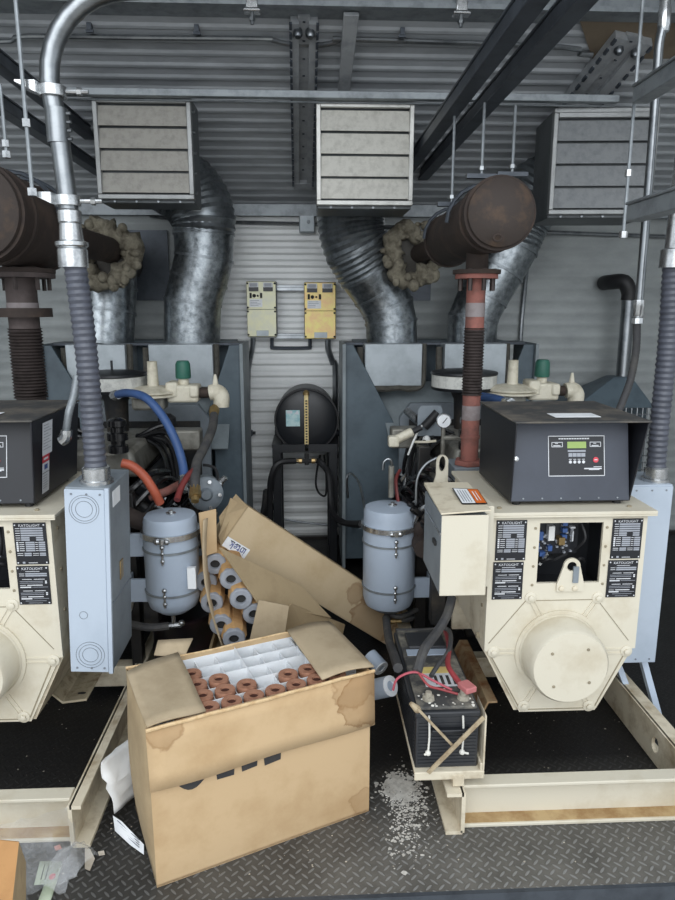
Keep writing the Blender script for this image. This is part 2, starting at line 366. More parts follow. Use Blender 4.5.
# roof truss rib with bolted plates, and narrow hanger strap beside it
def truss(name, u0, v0, u1, v1, w, label):
    a = on_roof(u0, v0, .02); b = on_roof(u1, v1, .02); t = (b - a).normalized(); sx = t.cross(ndir).normalized()
    root = thing(name, a, label, 'beam')
    R = Matrix((sx, t, ndir)).transposed().to_3x3()
    L = (b - a).length; mid = (a + b) / 2
    m = MB(); m.use('truss')
    m.box(mid, (w * .42, L, .03), R); m.box(mid + sx * w * .33 + ndir * .012, (w * .3, L * .97, .05), R); m.box(mid - sx * w * .33 + ndir * .012, (w * .3, L * .97, .05), R)
    m.use('strut_dk'); k = 0
    n = int(L / .05)
    for i in range(n):
        q = a + t * (i + .5) * L / n + ndir * .04
        m.box(q + sx * w * .47, (.012, .03, .014), R); m.box(q - sx * w * .47, (.012, .03, .014), R)
        if i % 2 == 0: m.box(q - ndir * .023, (.012, .006, .004), R)
    m.build('channel', None, root)
    for sg in (-1, 1):
        MB().lathe(a + t * .06 + sx * sg * w * .22 + ndir * .03, ndir, [(.022, 0), (.022, .02), (.012, .034)], 10).build('bolt', 'steel', root)
    MB().box(b + ndir * .015, (w * .95, .06, .05), R).build('end_plate', 'truss', root, bevel=.004)
    return root
truss('roof_truss', 304, 10, 303, 178, .125, 'bolted grey roof truss channel running down the ceiling left of the middle louver')
truss('roof_truss', 634, 30, 577, 100, .2, 'wide latticed roof truss channel slanting down toward the right louver')
a, b = on_roof(351, 2, .05), on_roof(343, 88, .05); sx = V((1, 0, 0))
tag(MB().hexa([a - sx * .033, a + sx * .033, b + sx * .028, b - sx * .028] + [q + ndir * .02 for q in (a - sx * .033, a + sx * .033, b + sx * .028, b - sx * .028)]).build('hanger_bar', 'truss', bevel=.003), 'flat grey drilled bar hanging from the ridge above the middle louver', 'bar')
# cross strut that carries the louvers
ys_ = 3.42; zs = at(340, 97, Y=ys_).z
s0 = at(62, 88, Y=ys_); s1 = at(620, 97, Y=ys_)
m = MB().bb(s0.x, s1.x, ys_, ys_ + .04, zs - .005, zs + .028).bb(s0.x, s1.x, ys_ + .045, ys_ + .06, zs - .014, zs - .006)
tag(m.build('cross_strut', 'strut', bevel=.003), 'long grey horizontal strut the louver boxes hang from', 'strut')
# front to back dark struts
def fb_strut(u0, v0, zz, y1, w, label, h=.045, y0=1.6, mt='strut_dk'):
    p = at(u0, v0, Z=zz); ya = y0
    m = MB().bb(p.x - w / 2, p.x + w / 2, ya, y1, zz, zz + h); m.bb(p.x - w / 2 - .006, p.x + w / 2 + .006, ya, y1, zz + h, zz + h + .008)
    return tag(m.build('hanging_strut', mt, bevel=.003), label, 'strut', 'dark struts running front to back'), p.x
_, xA = fb_strut(537, 3, 2.36, 4.45, .06, 'dark overhead strut nearest the middle louver, left of its twin above the right muffler')
_, xB = fb_strut(585, 3, 2.36, 4.45, .06, 'dark overhead strut right above the end of the right muffler')
_, xC = fb_strut(640, 104, 2.2, at(640, 104, Z=2.2).y, .05, 'short grey-blue strut end in front of the right louver', y0=1.55, mt='strut')
_, xD = fb_strut(634, 222, 1.84, at(634, 222, Z=1.84).y, .05, 'short grey-blue strut end below the right louver', y0=1.55, mt='strut')
for zz, lb in ((2.5, 'dark overhead strut passing behind the tall conduit, upper one of two at the shaded louver'), (2.36, 'dark overhead strut passing behind the tall conduit, lower one of two at the shaded louver')):
    x = -1.17 if zz > 2.4 else -1.2
    tag(MB().bb(x - .03, x + .03, 1.7, 4.1 if zz > 2.4 else 4.4, zz, zz + .045).bb(x - .036, x + .036, 1.7, 4.1 if zz > 2.4 else 4.4, zz + .045, zz + .053).build('hanging_strut', 'strut_dk', bevel=.003), lb, 'strut', 'dark struts running front to back')
# ceiling conduits
def tube_thing(name, pts, r, mt, label, cat, seg=8, sub=6, group=None, rib=None):
    return tag(MB().tube(pts, r, seg, sub, rib).build(name, mt), label, cat, group)
def lat(u, v, drop=.03): return on_roof(u, v - 6.5, drop)
tube_thing('conduit', [lat(-20, 42), lat(12, 42), lat(28, 37), lat(150, 38.5), lat(262, 39.5), lat(272, 41), lat(288, 45), lat(322, 46), lat(338, 42), lat(352, 40.5), lat(560, 48), lat(578, 55), lat(592, 56)], .011, 'steel', 'thin steel conduit running across the ceiling above the louvers', 'conduit', sub=3)
for i, (u, v) in enumerate(((90, 30), (197, 32), (402, 35), (500, 38))):
    a = lat(u, v, .02)
    tag(MB().box(a, (.02, .03, .03)).box(a + V((0, -.005, -.018)), (.032, .012, .012)).build('conduit_clip', 'strut_dk'), 'small clip on the ceiling conduit, number %s from the left end' % ('one', 'two', 'three', 'four')[i], 'clip', 'clips on the ceiling conduit')
# things clamped under the ridge beam
for u, v, lb in ((252, 3, 'small white ceiling clamp with a screw above the gap between left and middle louvers'), (461, 6, 'small bright beam clamp at the top right of the middle louver')):
    p = at(u, v, Y=YR - .03); r = thing('beam_clamp', p, lb, 'clamp')
    MB().box(p, (.05, .05, .055)).box(p + V((0, -.01, -.035)), (.075, .05, .014)).build('clamp_body', 'chrome', r, bevel=.006)
    MB().cyl(p + V((0, -.01, -.04)), p + V((0, -.01, -.085)), .008, seg=8).lathe(p + V((0, -.01, -.06)), (0, 0, -1), [(.014, 0), (.014, .012)], 6).build('screw', 'steel', r)

# ================================================================== LOUVERS
def louver(u0, v0, u1, v1, y, dp, label, n=4, rz=0, bm_='louver', fm_='louver_frame'):
    a = at(u0, v0, Y=y); b = at(u1, v1, Y=y); x0, x1, z1, z0 = a.x, b.x, a.z, b.z
    c = V(((x0 + x1) / 2, y, z0)); r = thing('louver_vent', c, label, 'louver vent', 'louver vents along the ceiling')
    t = .022
    MB().bb(x0 + .004, x1 - .004, y + .02, y + dp, z0 - .014, z1 - .004).build('housing', 'louver_box', r, bevel=.004)
    m = MB().bb(x0, x1, y - .02, y + .02, z1 - t, z1).bb(x0, x1, y - .02, y + .02, z0, z0 + t).bb(x0, x0 + t, y - .02, y + .02, z0 + t, z1 - t).bb(x1 - t, x1, y - .02, y + .02, z0 + t, z1 - t)
    m.build('frame', fm_, r, bevel=.003)
    m = MB().bb(x0 + t, x1 - t, y - .024, y + .0, z1 - t - .022, z1 - t); m.build('head_strip', fm_, r, bevel=.002)
    hh = (z1 - z0 - 2 * t - .03) / n
    for k in range(n):
        zt = z1 - t - .03 - k * hh
        MB().hexa([(x0 + t, y - .018, zt - hh + .008), (x1 - t, y - .018, zt - hh + .008), (x1 - t, y - .012, zt - hh + .008), (x0 + t, y - .012, zt - hh + .008),
                   (x0 + t, y + .004, zt), (x1 - t, y + .004, zt), (x1 - t, y + .01, zt), (x0 + t, y + .01, zt)]).build('blade', bm_, r)
    m = MB()
    for k in range(5):
        m.lathe((x1, y + .06 + .0 * k, z0 + .04 + k * (z1 - z0 - .1) / 4), (1, 0, 0), [(.008, -.01), (.008, .006)], 6)
    for k in range(4): m.lathe((x0 + .07 + k * .105, y + .02, z0 - .006), (0, -1, 0), [(.006, 0), (.006, .008)], 6)
    m.build('screws', 'steel', r)
    if rz:
        r.rotation_euler.z = rz
    return r, c
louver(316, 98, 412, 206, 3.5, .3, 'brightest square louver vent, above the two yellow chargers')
louver(92, 93, 195, 200, 3.5, .24, 'shade-toned square louver vent beside the tall bent conduit', bm_='louver_mid', fm_='louver_frame_dk')
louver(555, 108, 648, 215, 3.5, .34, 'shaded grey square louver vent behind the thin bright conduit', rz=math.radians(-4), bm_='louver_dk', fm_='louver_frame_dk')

# ================================================================== DUCTS
def duct(path, r, label, seams=(), mt='galv', flex=0):
    """path: surveyed centre line; first flex points are the ribbed flexible part"""
    p0 = V(path[-1]); root = thing('air_duct', p0, label, 'duct')
    if flex:
        MB().tube(path[:flex + 2], [q * 1.035 for q in r[:flex + 2]], 28, 10, (.03, .05)).build('flexible_section', 'duct_dk', root)
    rr = r[flex:] if isinstance(r, list) else r
    pts = [V(q) for q in path[flex:]]
    m = MB()
    # gored elbow: short straight cylinders joined with raised seams
    m.tube(pts, rr, 28, 1)
    m.build('sheet_metal_section', mt, root, angle=25)
    for i, q in enumerate(pts):
        t = (pts[min(i + 1, len(pts) - 1)] - pts[max(i - 1, 0)]).normalized(); ri = rr[i] if isinstance(rr, list) else rr
        MB().ring(q - t * .008, t, ri + .006, ri - .01, .016, 28).build('seam', 'duct_dk', root)
    return root
yd = 4.1
def dp(*L): return [at(u, v, Y=y) for u, v, y in L]
duct(dp((350, 200, 4.1), (351, 228, 4.1), (356, 248, 4.1), (368, 272, 4.12), (379, 291, 4.15), (388, 308, 4.15), (391, 322, 4.15), (392, 347, 4.15)), [.19, .188, .185, .174, .163, .157, .155, .153], 'silver sheet-metal duct bending down from the middle louver', flex=2)
duct(dp((150, 168, 4.2), (176, 182, 4.2), (194, 198, 4.2), (203, 218, 4.18), (204, 234, 4.18), (204, 258, 4.18), (199, 280, 4.18), (193, 302, 4.18), (192, 343, 4.18)), [.2, .2, .195, .185, .175, .17, .168, .168, .168], 'silver sheet-metal duct running down from behind the left louver', flex=3)
duct(dp((590, 172, 4.2), (556, 180, 4.2), (532, 198, 4.2), (518, 222, 4.2), (510, 246, 4.2), (498, 270, 4.2), (483, 296, 4.2), (473, 318, 4.2), (471, 350, 4.2)), [.2, .2, .19, .18, .17, .16, .155, .153, .153], 'dark sheet-metal duct behind the red exhaust pipe, curving up to the right louver', flex=3)
duct(dp((108, 258, 4.25), (108, 288, 4.25), (107, 312, 4.22), (105, 343, 4.2)), .168, 'dark sheet-metal duct behind the tall flexible conduit on the left')

# ================================================================== RADIATOR SHROUDS (one per generator set)
def shroud(dx, label, xr):
    o = V((dx, 0, 0))
    r = thing('radiator_shroud', V((.85, 4.1, 0)) + o, label, 'radiator shroud')
    # hopper body behind
    MB().prism([(o.x + x, 4.2, z) for x, z in ((.30, 1.40), (1.25, 1.40), (1.28, .75), (1.28, .05), (.25, .05), (.25, .75))], (0, .32, 0)).build('rear_casing', 'shroud', r)
    # sloped light front under the collars
    MB().sheet(V((.42, 4.12, 1.16)) + o, V((1.25, 4.12, 1.16)) + o, V((1.25, 3.78, .82)) + o, V((.48, 3.78, .82)) + o, .01).build('sloped_front', 'shroud_lt', r)
    # left side panel, as surveyed on the right hand set, and its mirror on the right
    L = [(.222, 1.393), (.268, 1.393), (.596, .776), (.61, .10), (.222, .10)]
    MB().prism([V((x, 3.9, z)) + o for x, z in L], (0, .015, 0)).build('side_panel', 'shroud', r, bevel=.003)
    Rr = [(xr, 1.393), (xr - .06, 1.393), (xr - .2, 1.0), (1.16, .776), (1.15, .10), (xr, .10)]
    MB().prism([V((x, 3.9, z)) + o for x, z in Rr], (0, .015, 0)).build('side_panel', 'shroud', r, bevel=.003)
    for x in (.206, xr): MB().bb(o.x + x, o.x + x + .018, 3.87, 4.3, .05, 1.40).build('edge_flange', 'shroud_lt', r)
    MB().bb(o.x + .21, o.x + xr + .016, 4.05, 4.3, 1.385, 1.398).build('top_flange', 'strut_dk', r)
    zc0, zc1 = at(390, 386, Y=3.92).z, at(390, 344, Y=3.92).z
    for (x0, x1) in ((at(365, 365, Y=3.92).x, at(422, 365, Y=3.92).x), (at(444.5, 365, Y=3.92).x, at(506, 365, Y=3.92).x)):
        MB().bb(o.x + x0, o.x + x1, 3.92, 4.36, zc0, zc1).build('duct_collar', 'plenum', r, bevel=.004)
        k = MB(); P0 = V((o.x + x0 - .012, 3.95, zc1)); pts = [P0 + V((-.012, .02, -.02)), P0 + V((-.012, .01, -.15)), P0 + V((0, -.01, -.235)), P0 + V((.03, -.02, -.262))]
        pts += [V((o.x + x0 + (x1 - x0) * t, 3.93, zc0 - .012 + random.uniform(-.008, .008))) for t in (.2, .4, .6, .8)] + [V((o.x + x1, 3.94, zc0)), V((o.x + x1 + .014, 3.96, zc0 + .09)), V((o.x + x1 + .014, 3.97, zc1))]
        k.tube(pts, .019, 8, 3).build('mastic_seal', 'mastic', r)
    # radiator in front
    MB().prism([V((x, 3.72, z)) + o for x, z in ((.52, 1.0), (.58, 1.08), (1.1, 1.08), (1.16, 1.0), (1.16, .2), (.52, .2))], (0, .05, 0)).build('radiator_tank_plate', 'grey_side', r, bevel=.004)
    MB().prism([V((x, 3.71, z)) + o for x, z in ((.57, .99), (1.11, .99), (1.11, .25), (.57, .25))], (0, .012, 0)).build('radiator_core', 'engine', r)
    return r
shroud(0, 'blue-grey radiator shroud behind the pressure gauge and the red exhaust pipe', 1.32)
shroud(-1.70, 'blue-grey radiator shroud behind the engine with the arching blue hose', 1.322)

# ================================================================== MUFFLERS + EXHAUST
def muffler(f0, b0, R, label, ct, pe):
    ax = (b0 - f0).normalized(); L = (b0 - f0).length
    r = thing('muffler', (f0 + b0) / 2, label, 'muffler')
    MB().lathe(f0, ax, [(R * .97, .02), (R, .035), (R, L - .03), (R * .8, L), (.09, L + .01)], 40).build('shell', 'rust_dk', r)
    m = MB().lathe(f0 + ax * .02, -ax, [(R * .985, -.0), (R * .97, .012), (R * .7, .035), (R * .3, .046), (.001, .048)], 40); m.build('end_cap', 'rust_cap', r)
    for d in (.025, .12, L - .03): MB().ring(f0 + ax * d, ax, R + .008, R - .01, .02, 40).build('seam_band', 'rust_dk', r)
    q = f0 - ax * .03 + V((-.02, 0, -R * .75))
    MB().tube([q + V((.016 * math.cos(a), -.006, .012 * math.sin(a))) for a in [k * math.pi / 4 for k in range(9)]], .004, 6, 1).build('drain_ring', 'rust_dk', r)
    MB().cyl(b0, pe, R * .42, seg=24).build('outlet_pipe', 'rust_dk', r)
    # inlet neck underneath
    MB().cyl(ct + V((0, 0, .05)), ct + V((0, 0, -.06)), R * .37).build('inlet_neck', 'rust_dk', r)
    MB().cyl(ct + V((0, 0, -.05)), ct + V((0, 0, -.066)), R * .8, seg=32).build('inlet_flange', 'rust_dk', r)
    # hanger saddles
    for d in (.3, L - .1):
        c = f0 + ax * d
        MB().tube([c + V((math.cos(a) * (R + .02), 0, math.sin(a) * (R + .02))) for a in [math.pi * k / 10 for k in range(11)]], .008, 6, 1).build('hanger_saddle', 'strut_dk', r)
    return r, f0, ax
mf, f0, ax = muffler(at(502, 212, Y=2.45), at(449, 241, Y=3.45), .12, 'rusty cylindrical muffler with its whole round end showing, above the red exhaust pipe', V((.69, 2.79, 1.80)), at(413, 256, Y=4.1))
def rods(off, side):
    for i, (u, v0, v1, y) in enumerate(((485, 92, 176, 2.75), (516, 96, 174, 2.78), (454, 134, 204, 2.93))):
        a = at(u, v0, Y=y); b = V((a.x, y, at(u, v1, Y=y).z)); a = a + off; b = b + off
        a.z = 2.362
        r = thing('threaded_rod', b, '%s of the three thin threaded rods holding up the %s muffler' % (('middle', 'right-hand', 'left-hand rear')[i], side), 'rod', 'muffler hanger rods')
        MB().cyl(b, a, .006, seg=8).build('rod', 'strut', r)
        MB().lathe(b + V((0, 0, .02)), (0, 0, 1), [(.014, 0), (.014, .014)], 6).build('nut', 'steel', r)
        MB().bb(b.x - .06, b.x + .06, b.y - .015, b.y + .015, b.z - .01, b.z + .006).build('cross_bar', 'strut_dk', r)
rods(V((0, 0, 0)), 'right')
mf2, _, _ = muffler(at(488, 213, Y=2.45) + V((-1.765, 0, 0)), at(460, 233, Y=2.98) + V((-1.765, 0, 0)), .165, 'dark rusty muffler cut by the frame, passing behind the tall bent conduit', V((-1.12, 2.79, 1.80)), V((-1.085, 4.1, 1.915)))
for u0, v0, u1, v1, y, lb in ((12, 0, 36, 196, 2.0, 'long thin threaded rod at the far upper left, near the tall conduit'), (2, 84, 5, 158, 2.3, 'short threaded rod at the left edge above the left muffler'), (640, 20, 624, 238, 2.2, 'long thin threaded rod hanging in front of the right louver')):
    a = at(u0, v0, Y=y); b = at(u1, v1, Y=y); b.x = a.x = (a.x + b.x) / 2
    if v0 < 50: a.z = ZR + .25 * (YR - y) / 1.65
    r = thing('threaded_rod', b, lb, 'rod'); MB().cyl(b, a, .0055, seg=8).build('rod', 'strut', r)
    MB().lathe(b, (0, 0, 1), [(.013, 0), (.013, .02)], 6).build('nut', 'chrome', r)
    MB().lathe(lerp(b, a, .15), (0, 0, 1), [(.011, 0), (.011, .02)], 6).build('nut', 'chrome', r)
def exhaust(x, y, k_, label):
    top = 1.733
    r = thing('exhaust_pipe', (x, y, .9), label, 'exhaust pipe')
    MB().cyl((x, y, top), (x, y, top - .018), .13 * k_, seg=32).build('flange', 'rust_red', r)
    for k in range(8):
        a = k * math.pi / 4 + .2; MB().lathe((x + .105 * k_ * math.cos(a), y + .105 * k_ * math.sin(a), top + .02), (0, 0, -1), [(.012, 0), (.012, .03), (.009, .03), (.009, .085)], 6).build('flange_bolt', 'bellows', r)
    MB().cyl((x, y, top - .018), (x, y, 1.51), .058 * k_, seg=24).build('upper_pipe', 'rust_red', r)
    MB().cyl((x, y, 1.62), (x, y, 1.565), .0595 * k_, seg=24).build('paint_band', 'grey_band', r)
    MB().tube([(x, y, 1.52), (x, y, 1.24)], .066 * k_, 24, 1, (.0125, .13)).build('bellows', 'bellows', r)
    MB().cyl((x, y, 1.25), (x, y, .965), .056 * k_, seg=24).build('lower_pipe', 'rust_red', r)
    MB().cyl((x, y, 1.20), (x, y, 1.14), .0575 * k_, seg=24).build('paint_band', 'grey_band', r)
    MB().ring((x, y, 1.06), (0, 0, 1), .062 * k_, .05 * k_, .012).build('weld_ring', 'rust_red', r)
    MB().prism([(x + .1 * k_ * math.cos(a), y + .1 * k_ * math.sin(a), .945) for a in [k * math.pi / 3 + .2 for k in range(6)]], (0, 0, .022)).build('base_flange', 'rust_red', r, bevel=.004)
    MB().bb(x - .075, x + .085, y - .06, y + .12, .66, .945).build('heat_shield_box', 'grey_side', r, bevel=.004)
    return r
ex = exhaust(.69, 2.79, .66, 'red-primed exhaust pipe with dark bellows, beside the pressure gauge')
e2 = exhaust(-1.12, 2.79, 1.0, 'dull rusty exhaust pipe with dark bellows, behind the panel with warning labels')
M['rust_dull'] = mat('dull_rust', (82, 72, 70), (62, 54, 52), .75, scale=12, mix=(.42, .66))
for k in kids(e2):
    if k.type == 'MESH' and k.name.split('.')[0] in ('flange', 'upper_pipe', 'lower_pipe', 'base_flange', 'weld_ring'):
        k.data = k.data.copy(); k.data.materials[0] = M['rust_dull']
MB().cyl((-1.12, 2.79, 1.60), (-1.12, 2.79, 1.565), .108, seg=32).build('second_flange', 'rust_dk', e2)
# thimble with wool where the muffler outlet passes the wall
def thimble(c, q_, label):
   
    r = thing('wall_thimble', c, label, 'insulation')
    MB().lathe(c + V((-.02, .02, 0)), (-.12, 1, .0), [(.165 * q_, 0), (.165 * q_, .62), (.15 * q_, .63)], 30).build('sleeve', 'sleeve', r)
    bm = MB(); n = 44; rs = []; nk = 10
    for i in range(n):
        a = 2 * math.pi * i / n; rj = .155 * q_ + .02 * math.sin(3 * a + 1) + random.uniform(-.012, .016); tr = .06 * q_ + random.uniform(-.01, .012) + .012 * math.sin(5 * a)
        cc = c + V((math.cos(a) * rj, 0, math.sin(a) * rj)); rad = V((math.cos(a), 0, math.sin(a)))
        rs.append([cc + (rad * math.cos(2 * math.pi * k / nk) + V((0, 1, 0)) * math.sin(2 * math.pi * k / nk)) * tr * random.uniform(.82, 1.16) for k in range(nk)])
    rs.append(rs[0]); bm.rings(rs, False)
    for i in range(70):
        a = random.uniform(0, math.pi * 2); rr = random.uniform(.12, .215) * q_; q = c + V((math.cos(a) * rr, random.uniform(-.05, -.01), math.sin(a) * rr)); bm.sph(q, random.uniform(.012, .034), 7, random.uniform(.6, 1.3))
    bm.build('wool_ring', 'wool', r, angle=180)
    MB().bb(c.x - .28, c.x + .22, 4.575, 4.585, c.z - .24, c.z + .2).build('wall_plate', 'strut_dk', r)
    return r
th = thimble(at(413, 256, Y=3.95), .82, 'ragged mineral wool packed round the exhaust outlet, beside the elbow duct under the brightest louver')
th2 = thimble(V((-1.105, 3.95, th.location.z)), .9, 'ragged mineral wool round the exhaust outlet at the left, beside the tall flexible conduit')

# ================================================================== GENERATOR: SKIDS
def skid(dx, left, label):
    x0, x1, y0, y1, h = .47 + dx, 1.235 + dx, 1.82, 4.0, .145
    r = thing('skid_frame', ((x0 + x1) / 2, 1.9, 0), label, 'skid frame')
    # front cross channel, flanges forward
    m = MB().bb(x0, x1 - .01, y0 + .045, y0 + .055, 0, h).bb(x0, x1 - .01, y0 + .004, y0 + .05, h - .012, h).bb(x0, x1 - .01, y0 - .005, y0 + .05, 0, .012)
    m.build('front_channel', 'cream', r, bevel=.003)
    MB().bb(x0 + .004, x1 - .012, y0 + .002, y0 + .045, .012, .0135).build('dirty_ledge', 'dirty_ledge', r)
    for x, s in ((x0, -1), (x1, 1)):
        # side rails: web inside, flanges pointing outward, web pierced near the front end
        hy = 2.09; hr = .024; hz = .075; n = 16
        m = MB(); xa, xb = (x - .006, x + .006)
        ring = [(hy + hr * math.cos(2 * math.pi * k / n), hz + hr * 1.25 * math.sin(2 * math.pi * k / n)) for k in range(n)]
        sq = []
        for k in range(n):
            a = 2 * math.pi * k / n; c, s2 = math.cos(a), math.sin(a); t = 1 / max(abs(c), abs(s2)); sq.append((hy + .08 * c * t, hz + .07 * s2 * t))
        for k in range(n):
            j = (k + 1) % n
            m.hexa([(xa, *ring[k]), (xa, *ring[j]), (xa, *sq[j]), (xa, *sq[k]), (xb, *ring[k]), (xb, *ring[j]), (xb, *sq[j]), (xb, *sq[k])])
        m.bb(xa, xb, y0 - .03, hy - .08, .005, h); m.bb(xa, xb, hy + .08, y1, .005, h)
        xo = x + s * .052
        xt = x + .034 if left and s > 0 else xo; m.bb(min(x, xt), max(x, xt), y0 - .03, y1, h - .012, h); m.bb(min(x, xo), max(x, xo), y0 - .03, y1, 0, .012)
        m.build('side_rail', 'cream_dirty', r)
    for y in (2.62, 3.9): MB().bb(x0, x1, y, y + .06, .04, h - .012).build('cross_member', 'cream_dirty', r, bevel=.004)
    # engine and alternator feet
    for x, s in ((x0 + .085, 1), (x1 - .085, -1)):
        if s < 0: x = x1 - .165
        yf = 2.1 if s > 0 else 2.3; wl = .1 if s > 0 else .06; zr = .25 if s > 0 else .205
        m = MB().prism([(x - s * wl, yf, .175), (x + s * .03, yf, .165), (x + s * .07, yf, zr), (x + s * .10, yf, zr), (x + s * .10, yf, zr + .007), (x + s * .065, yf, zr + .007), (x + s * .028, yf, .174), (x - s * wl, yf, .184)], (0, .45, 0))
        ft = m.build('mounting_foot', 'rusty_bracket' if s > 0 else 'cream_foot', r, bevel=.002)
        if s > 0: MB().lathe((x - s * .01, 2.24, .18), (0, 0, 1), [(.024, 0), (.024, .006), (.014, .006), (.014, .024)], 6).lathe((x - s * .01, 2.24, .2), (0, 0, 1), [(.008, 0), (.008, .03)], 8).build('anchor_bolt', 'steel', r)
        else: MB().prism([(x + .03 + .016 * math.cos(a), 2.34 + .007 * math.sin(a), .1835) for a in [k * math.pi / 5 for k in range(10)]], (0, 0, .001)).build('slot', 'dark_hole', ft)
    return r
skid(0, False, 'cream steel skid frame with the battery tray on its front end')
skid(-1.955, True, 'cream steel skid frame under the tall grey box, beside the crumpled white bag')

# ================================================================== ALTERNATOR
def alternator():
    Y = 2.05; X0, X1, XC = .585, 1.10, .836; ZT, ZB = .952, .247
    r = thing('generator', (XC, 2.3, .18), 'cream generator with round fan cover and open window showing a blue circuit board', 'generator')
    # front face plate built around the square window
    wx0, wx1, wz0, wz1 = .747, .956, .715, .922
    def fp(a, b, c, d): return [(a, Y, c), (b, Y, c), (b, Y, d), (a, Y, d)]
    m = MB()
    for q in (fp(X0, wx0, .475, ZT), fp(wx1, X1, .475, ZT), fp(wx0, wx1, .475, wz0), fp(wx0, wx1, wz1, ZT)): m.prism(q, (0, .012, 0))
    m.prism([(.596, Y, .475), (1.09, Y, .475), (.979, Y, ZB), (.716, Y, ZB)], (0, .012, 0))
    m.build('front_plate', 'cream', r)
    m = MB()
    m.bb(X0, X0 + .006, Y + .012, 2.58, .47, ZT).bb(X1 - .006, X1, Y + .012, 2.58, .47, ZT)
    m.prism([(X0, Y + .012, .475), (.596, Y + .012, .475), (.716, Y + .012, ZB), (.7, Y + .012, ZB)], (0, .5, 0)); m.prism([(X1, Y + .012, .475), (1.09, Y + .012, .475), (.979, Y + .012, ZB), (.99, Y + .012, ZB)], (0, .5, 0))
    m.bb(.71, .98, Y + .012, 2.55, ZB, ZB + .01).bb(X0 + .006, X1 - .006, 2.56, 2.58, .3, ZT)
    m.build('side_housing', 'cream_dirty', r)
    MB().lathe((XC, 2.32, .48), (0, 1, 0), [(.2, 0), (.21, .02), (.21, .22), (.16, .26)], 32).build('stator_barrel', 'cream_dirty', r)
    m = MB().bb(X0 - .012, X1 + .022, Y - .02, 2.6, ZT, ZT + .012).bb(X0 - .012, X1 + .022, Y - .02, Y - .012, ZT - .006, ZT)
    m.build('top_lid', 'cream', r, bevel=.002)
    # inside the window
    MB().bb(wx0 - .03, wx1 + .03, 2.2, 2.21, wz0 - .04, wz1 + .02).bb(wx0 - .03, wx0 - .02, Y + .012, 2.2, wz0 - .03, wz1 + .02).bb(wx1 + .02, wx1 + .03, Y + .012, 2.2, wz0 - .03, wz1 + .02).bb(wx0 - .03, wx1 + .03, Y + .012, 2.2, wz0 - .04, wz0 - .03).bb(wx0 - .03, wx1 + .03, Y + .012, 2.2, wz1 + .02, wz1 + .03).build('window_recess', 'black', r)
    cb = MB().bb(.745, .885, 2.15, 2.158, .76, .90).build('circuit_board', 'panel_side', r)
    m = MB(); m.use('white').bb(.775, .795, 2.125, 2.15, .815, .865); m.use('pcb_blue')
    for (x, z, w, h) in ((.832, .872, .016, .016), (.832, .848, .016, .014), (.832, .826, .016, .012), (.752, .83, .014, .03), (.742, .79, .012, .03), (.76, .765, .02, .014), (.785, .785, .014, .018)): m.bb(x - w / 2, x + w / 2, 2.13, 2.15, z - h / 2, z + h / 2)
    m.use('brass').bb(.81, .83, 2.12, 2.15, .80, .826); m.use('gry_print')
    for k in range(40):
        x, z = random.uniform(.748, .882), random.uniform(.765, .895); m.bb(x - .004, x + .004, 2.14, 2.15, z - .003, z + .003)
    m.use('wht_print').bb(.85, .866, 2.13, 2.15, .855, .861).bb(.858, .862, 2.13, 2.15, .81, .845)
    m.build('board_components', None, cb)
    m = MB(); m.tube([(.75, 2.12, .74), (.77, 2.1, .76), (.8, 2.12, .75), (.84, 2.12, .77)], .005, 6, 5); m.tube([(.87, 2.13, .78), (.89, 2.1, .83), (.88, 2.12, .88)], .005, 6, 5); m.tube([(.86, 2.12, .73), (.88, 2.1, .76), (.9, 2.12, .74)], .006, 6, 5)
    m.build('wiring', 'rubber', r)
    MB().prism([(.742, 2.115, .735), (.77, 2.115, .775), (.776, 2.115, .77), (.75, 2.115, .73)], (0, .01, 0)).build('metal_tab', 'chrome', r)
    # lifting eye bracket hanging in the window
    n = 14; c = V((.828, Y - .008, .755)); ro, ri = .028, .016
    m = MB()
    out = [c + V((ro * math.cos(a), 0, ro * math.sin(a))) for a in [math.pi * k / n for k in range(n + 1)]] + [V((.782, Y - .008, .695)), V((.782, Y - .008, .668)), V((.872, Y - .008, .668)), V((.872, Y - .008, .695))]
    inn = [c + V((ri * math.cos(2 * math.pi * k / len(out)), 0, ri * math.sin(2 * math.pi * k / len(out)))) for k in range(len(out))]
    for k in range(len(out)):
        j = (k + 1) % len(out); a4 = [out[k], out[j], inn[j], inn[k]]; m.hexa(a4 + [q + V((0, .008, 0)) for q in a4])
    le = m.build('lifting_bracket', 'cream', r, angle=20)
    MB().bb(.832, .85, Y - .014, Y - .006, .70, .755).build('strap', 'grey_side', le)
    for x in (.797, .842): MB().lathe((x, Y - .008, .68), (0, -1, 0), [(.009, 0), (.009, .006), (.005, .008)], 8).build('bracket_screw', 'cream_dirty', le)
    for o_ in kids(r):
        if o_.type == 'MESH' and o_.name.split('.')[0] in ('circuit_board', 'board_components', 'wiring', 'metal_tab', 'lifting_bracket', 'strap', 'bracket_screw'):
            for v_ in o_.data.vertices: v_.co.x += .031; v_.co.z += .02
    # fan cover
    fc = MB().lathe((XC, Y, .472), (0, -1, 0), [(.138, 0), (.136, .006), (.131, .012), (.1285, .1), (.12, .112), (.001, .114)], 48).build('fan_cover', 'cream', r)
    m = MB()
    for k in range(4):
        a = math.pi / 4 + k * math.pi / 2 + .1; m.lathe((XC + .082 * math.cos(a), Y - .113, .472 + .082 * math.sin(a)), (0, -1, 0), [(.005, 0), (.005, .002), (.002, .003)], 10)
    m.build('cover_screws', 'cream_line', fc)
    MB().ring((XC, Y, .472), (0, -1, 0), .148, .136, .007, 48).build('bell_rim', 'cream', r)
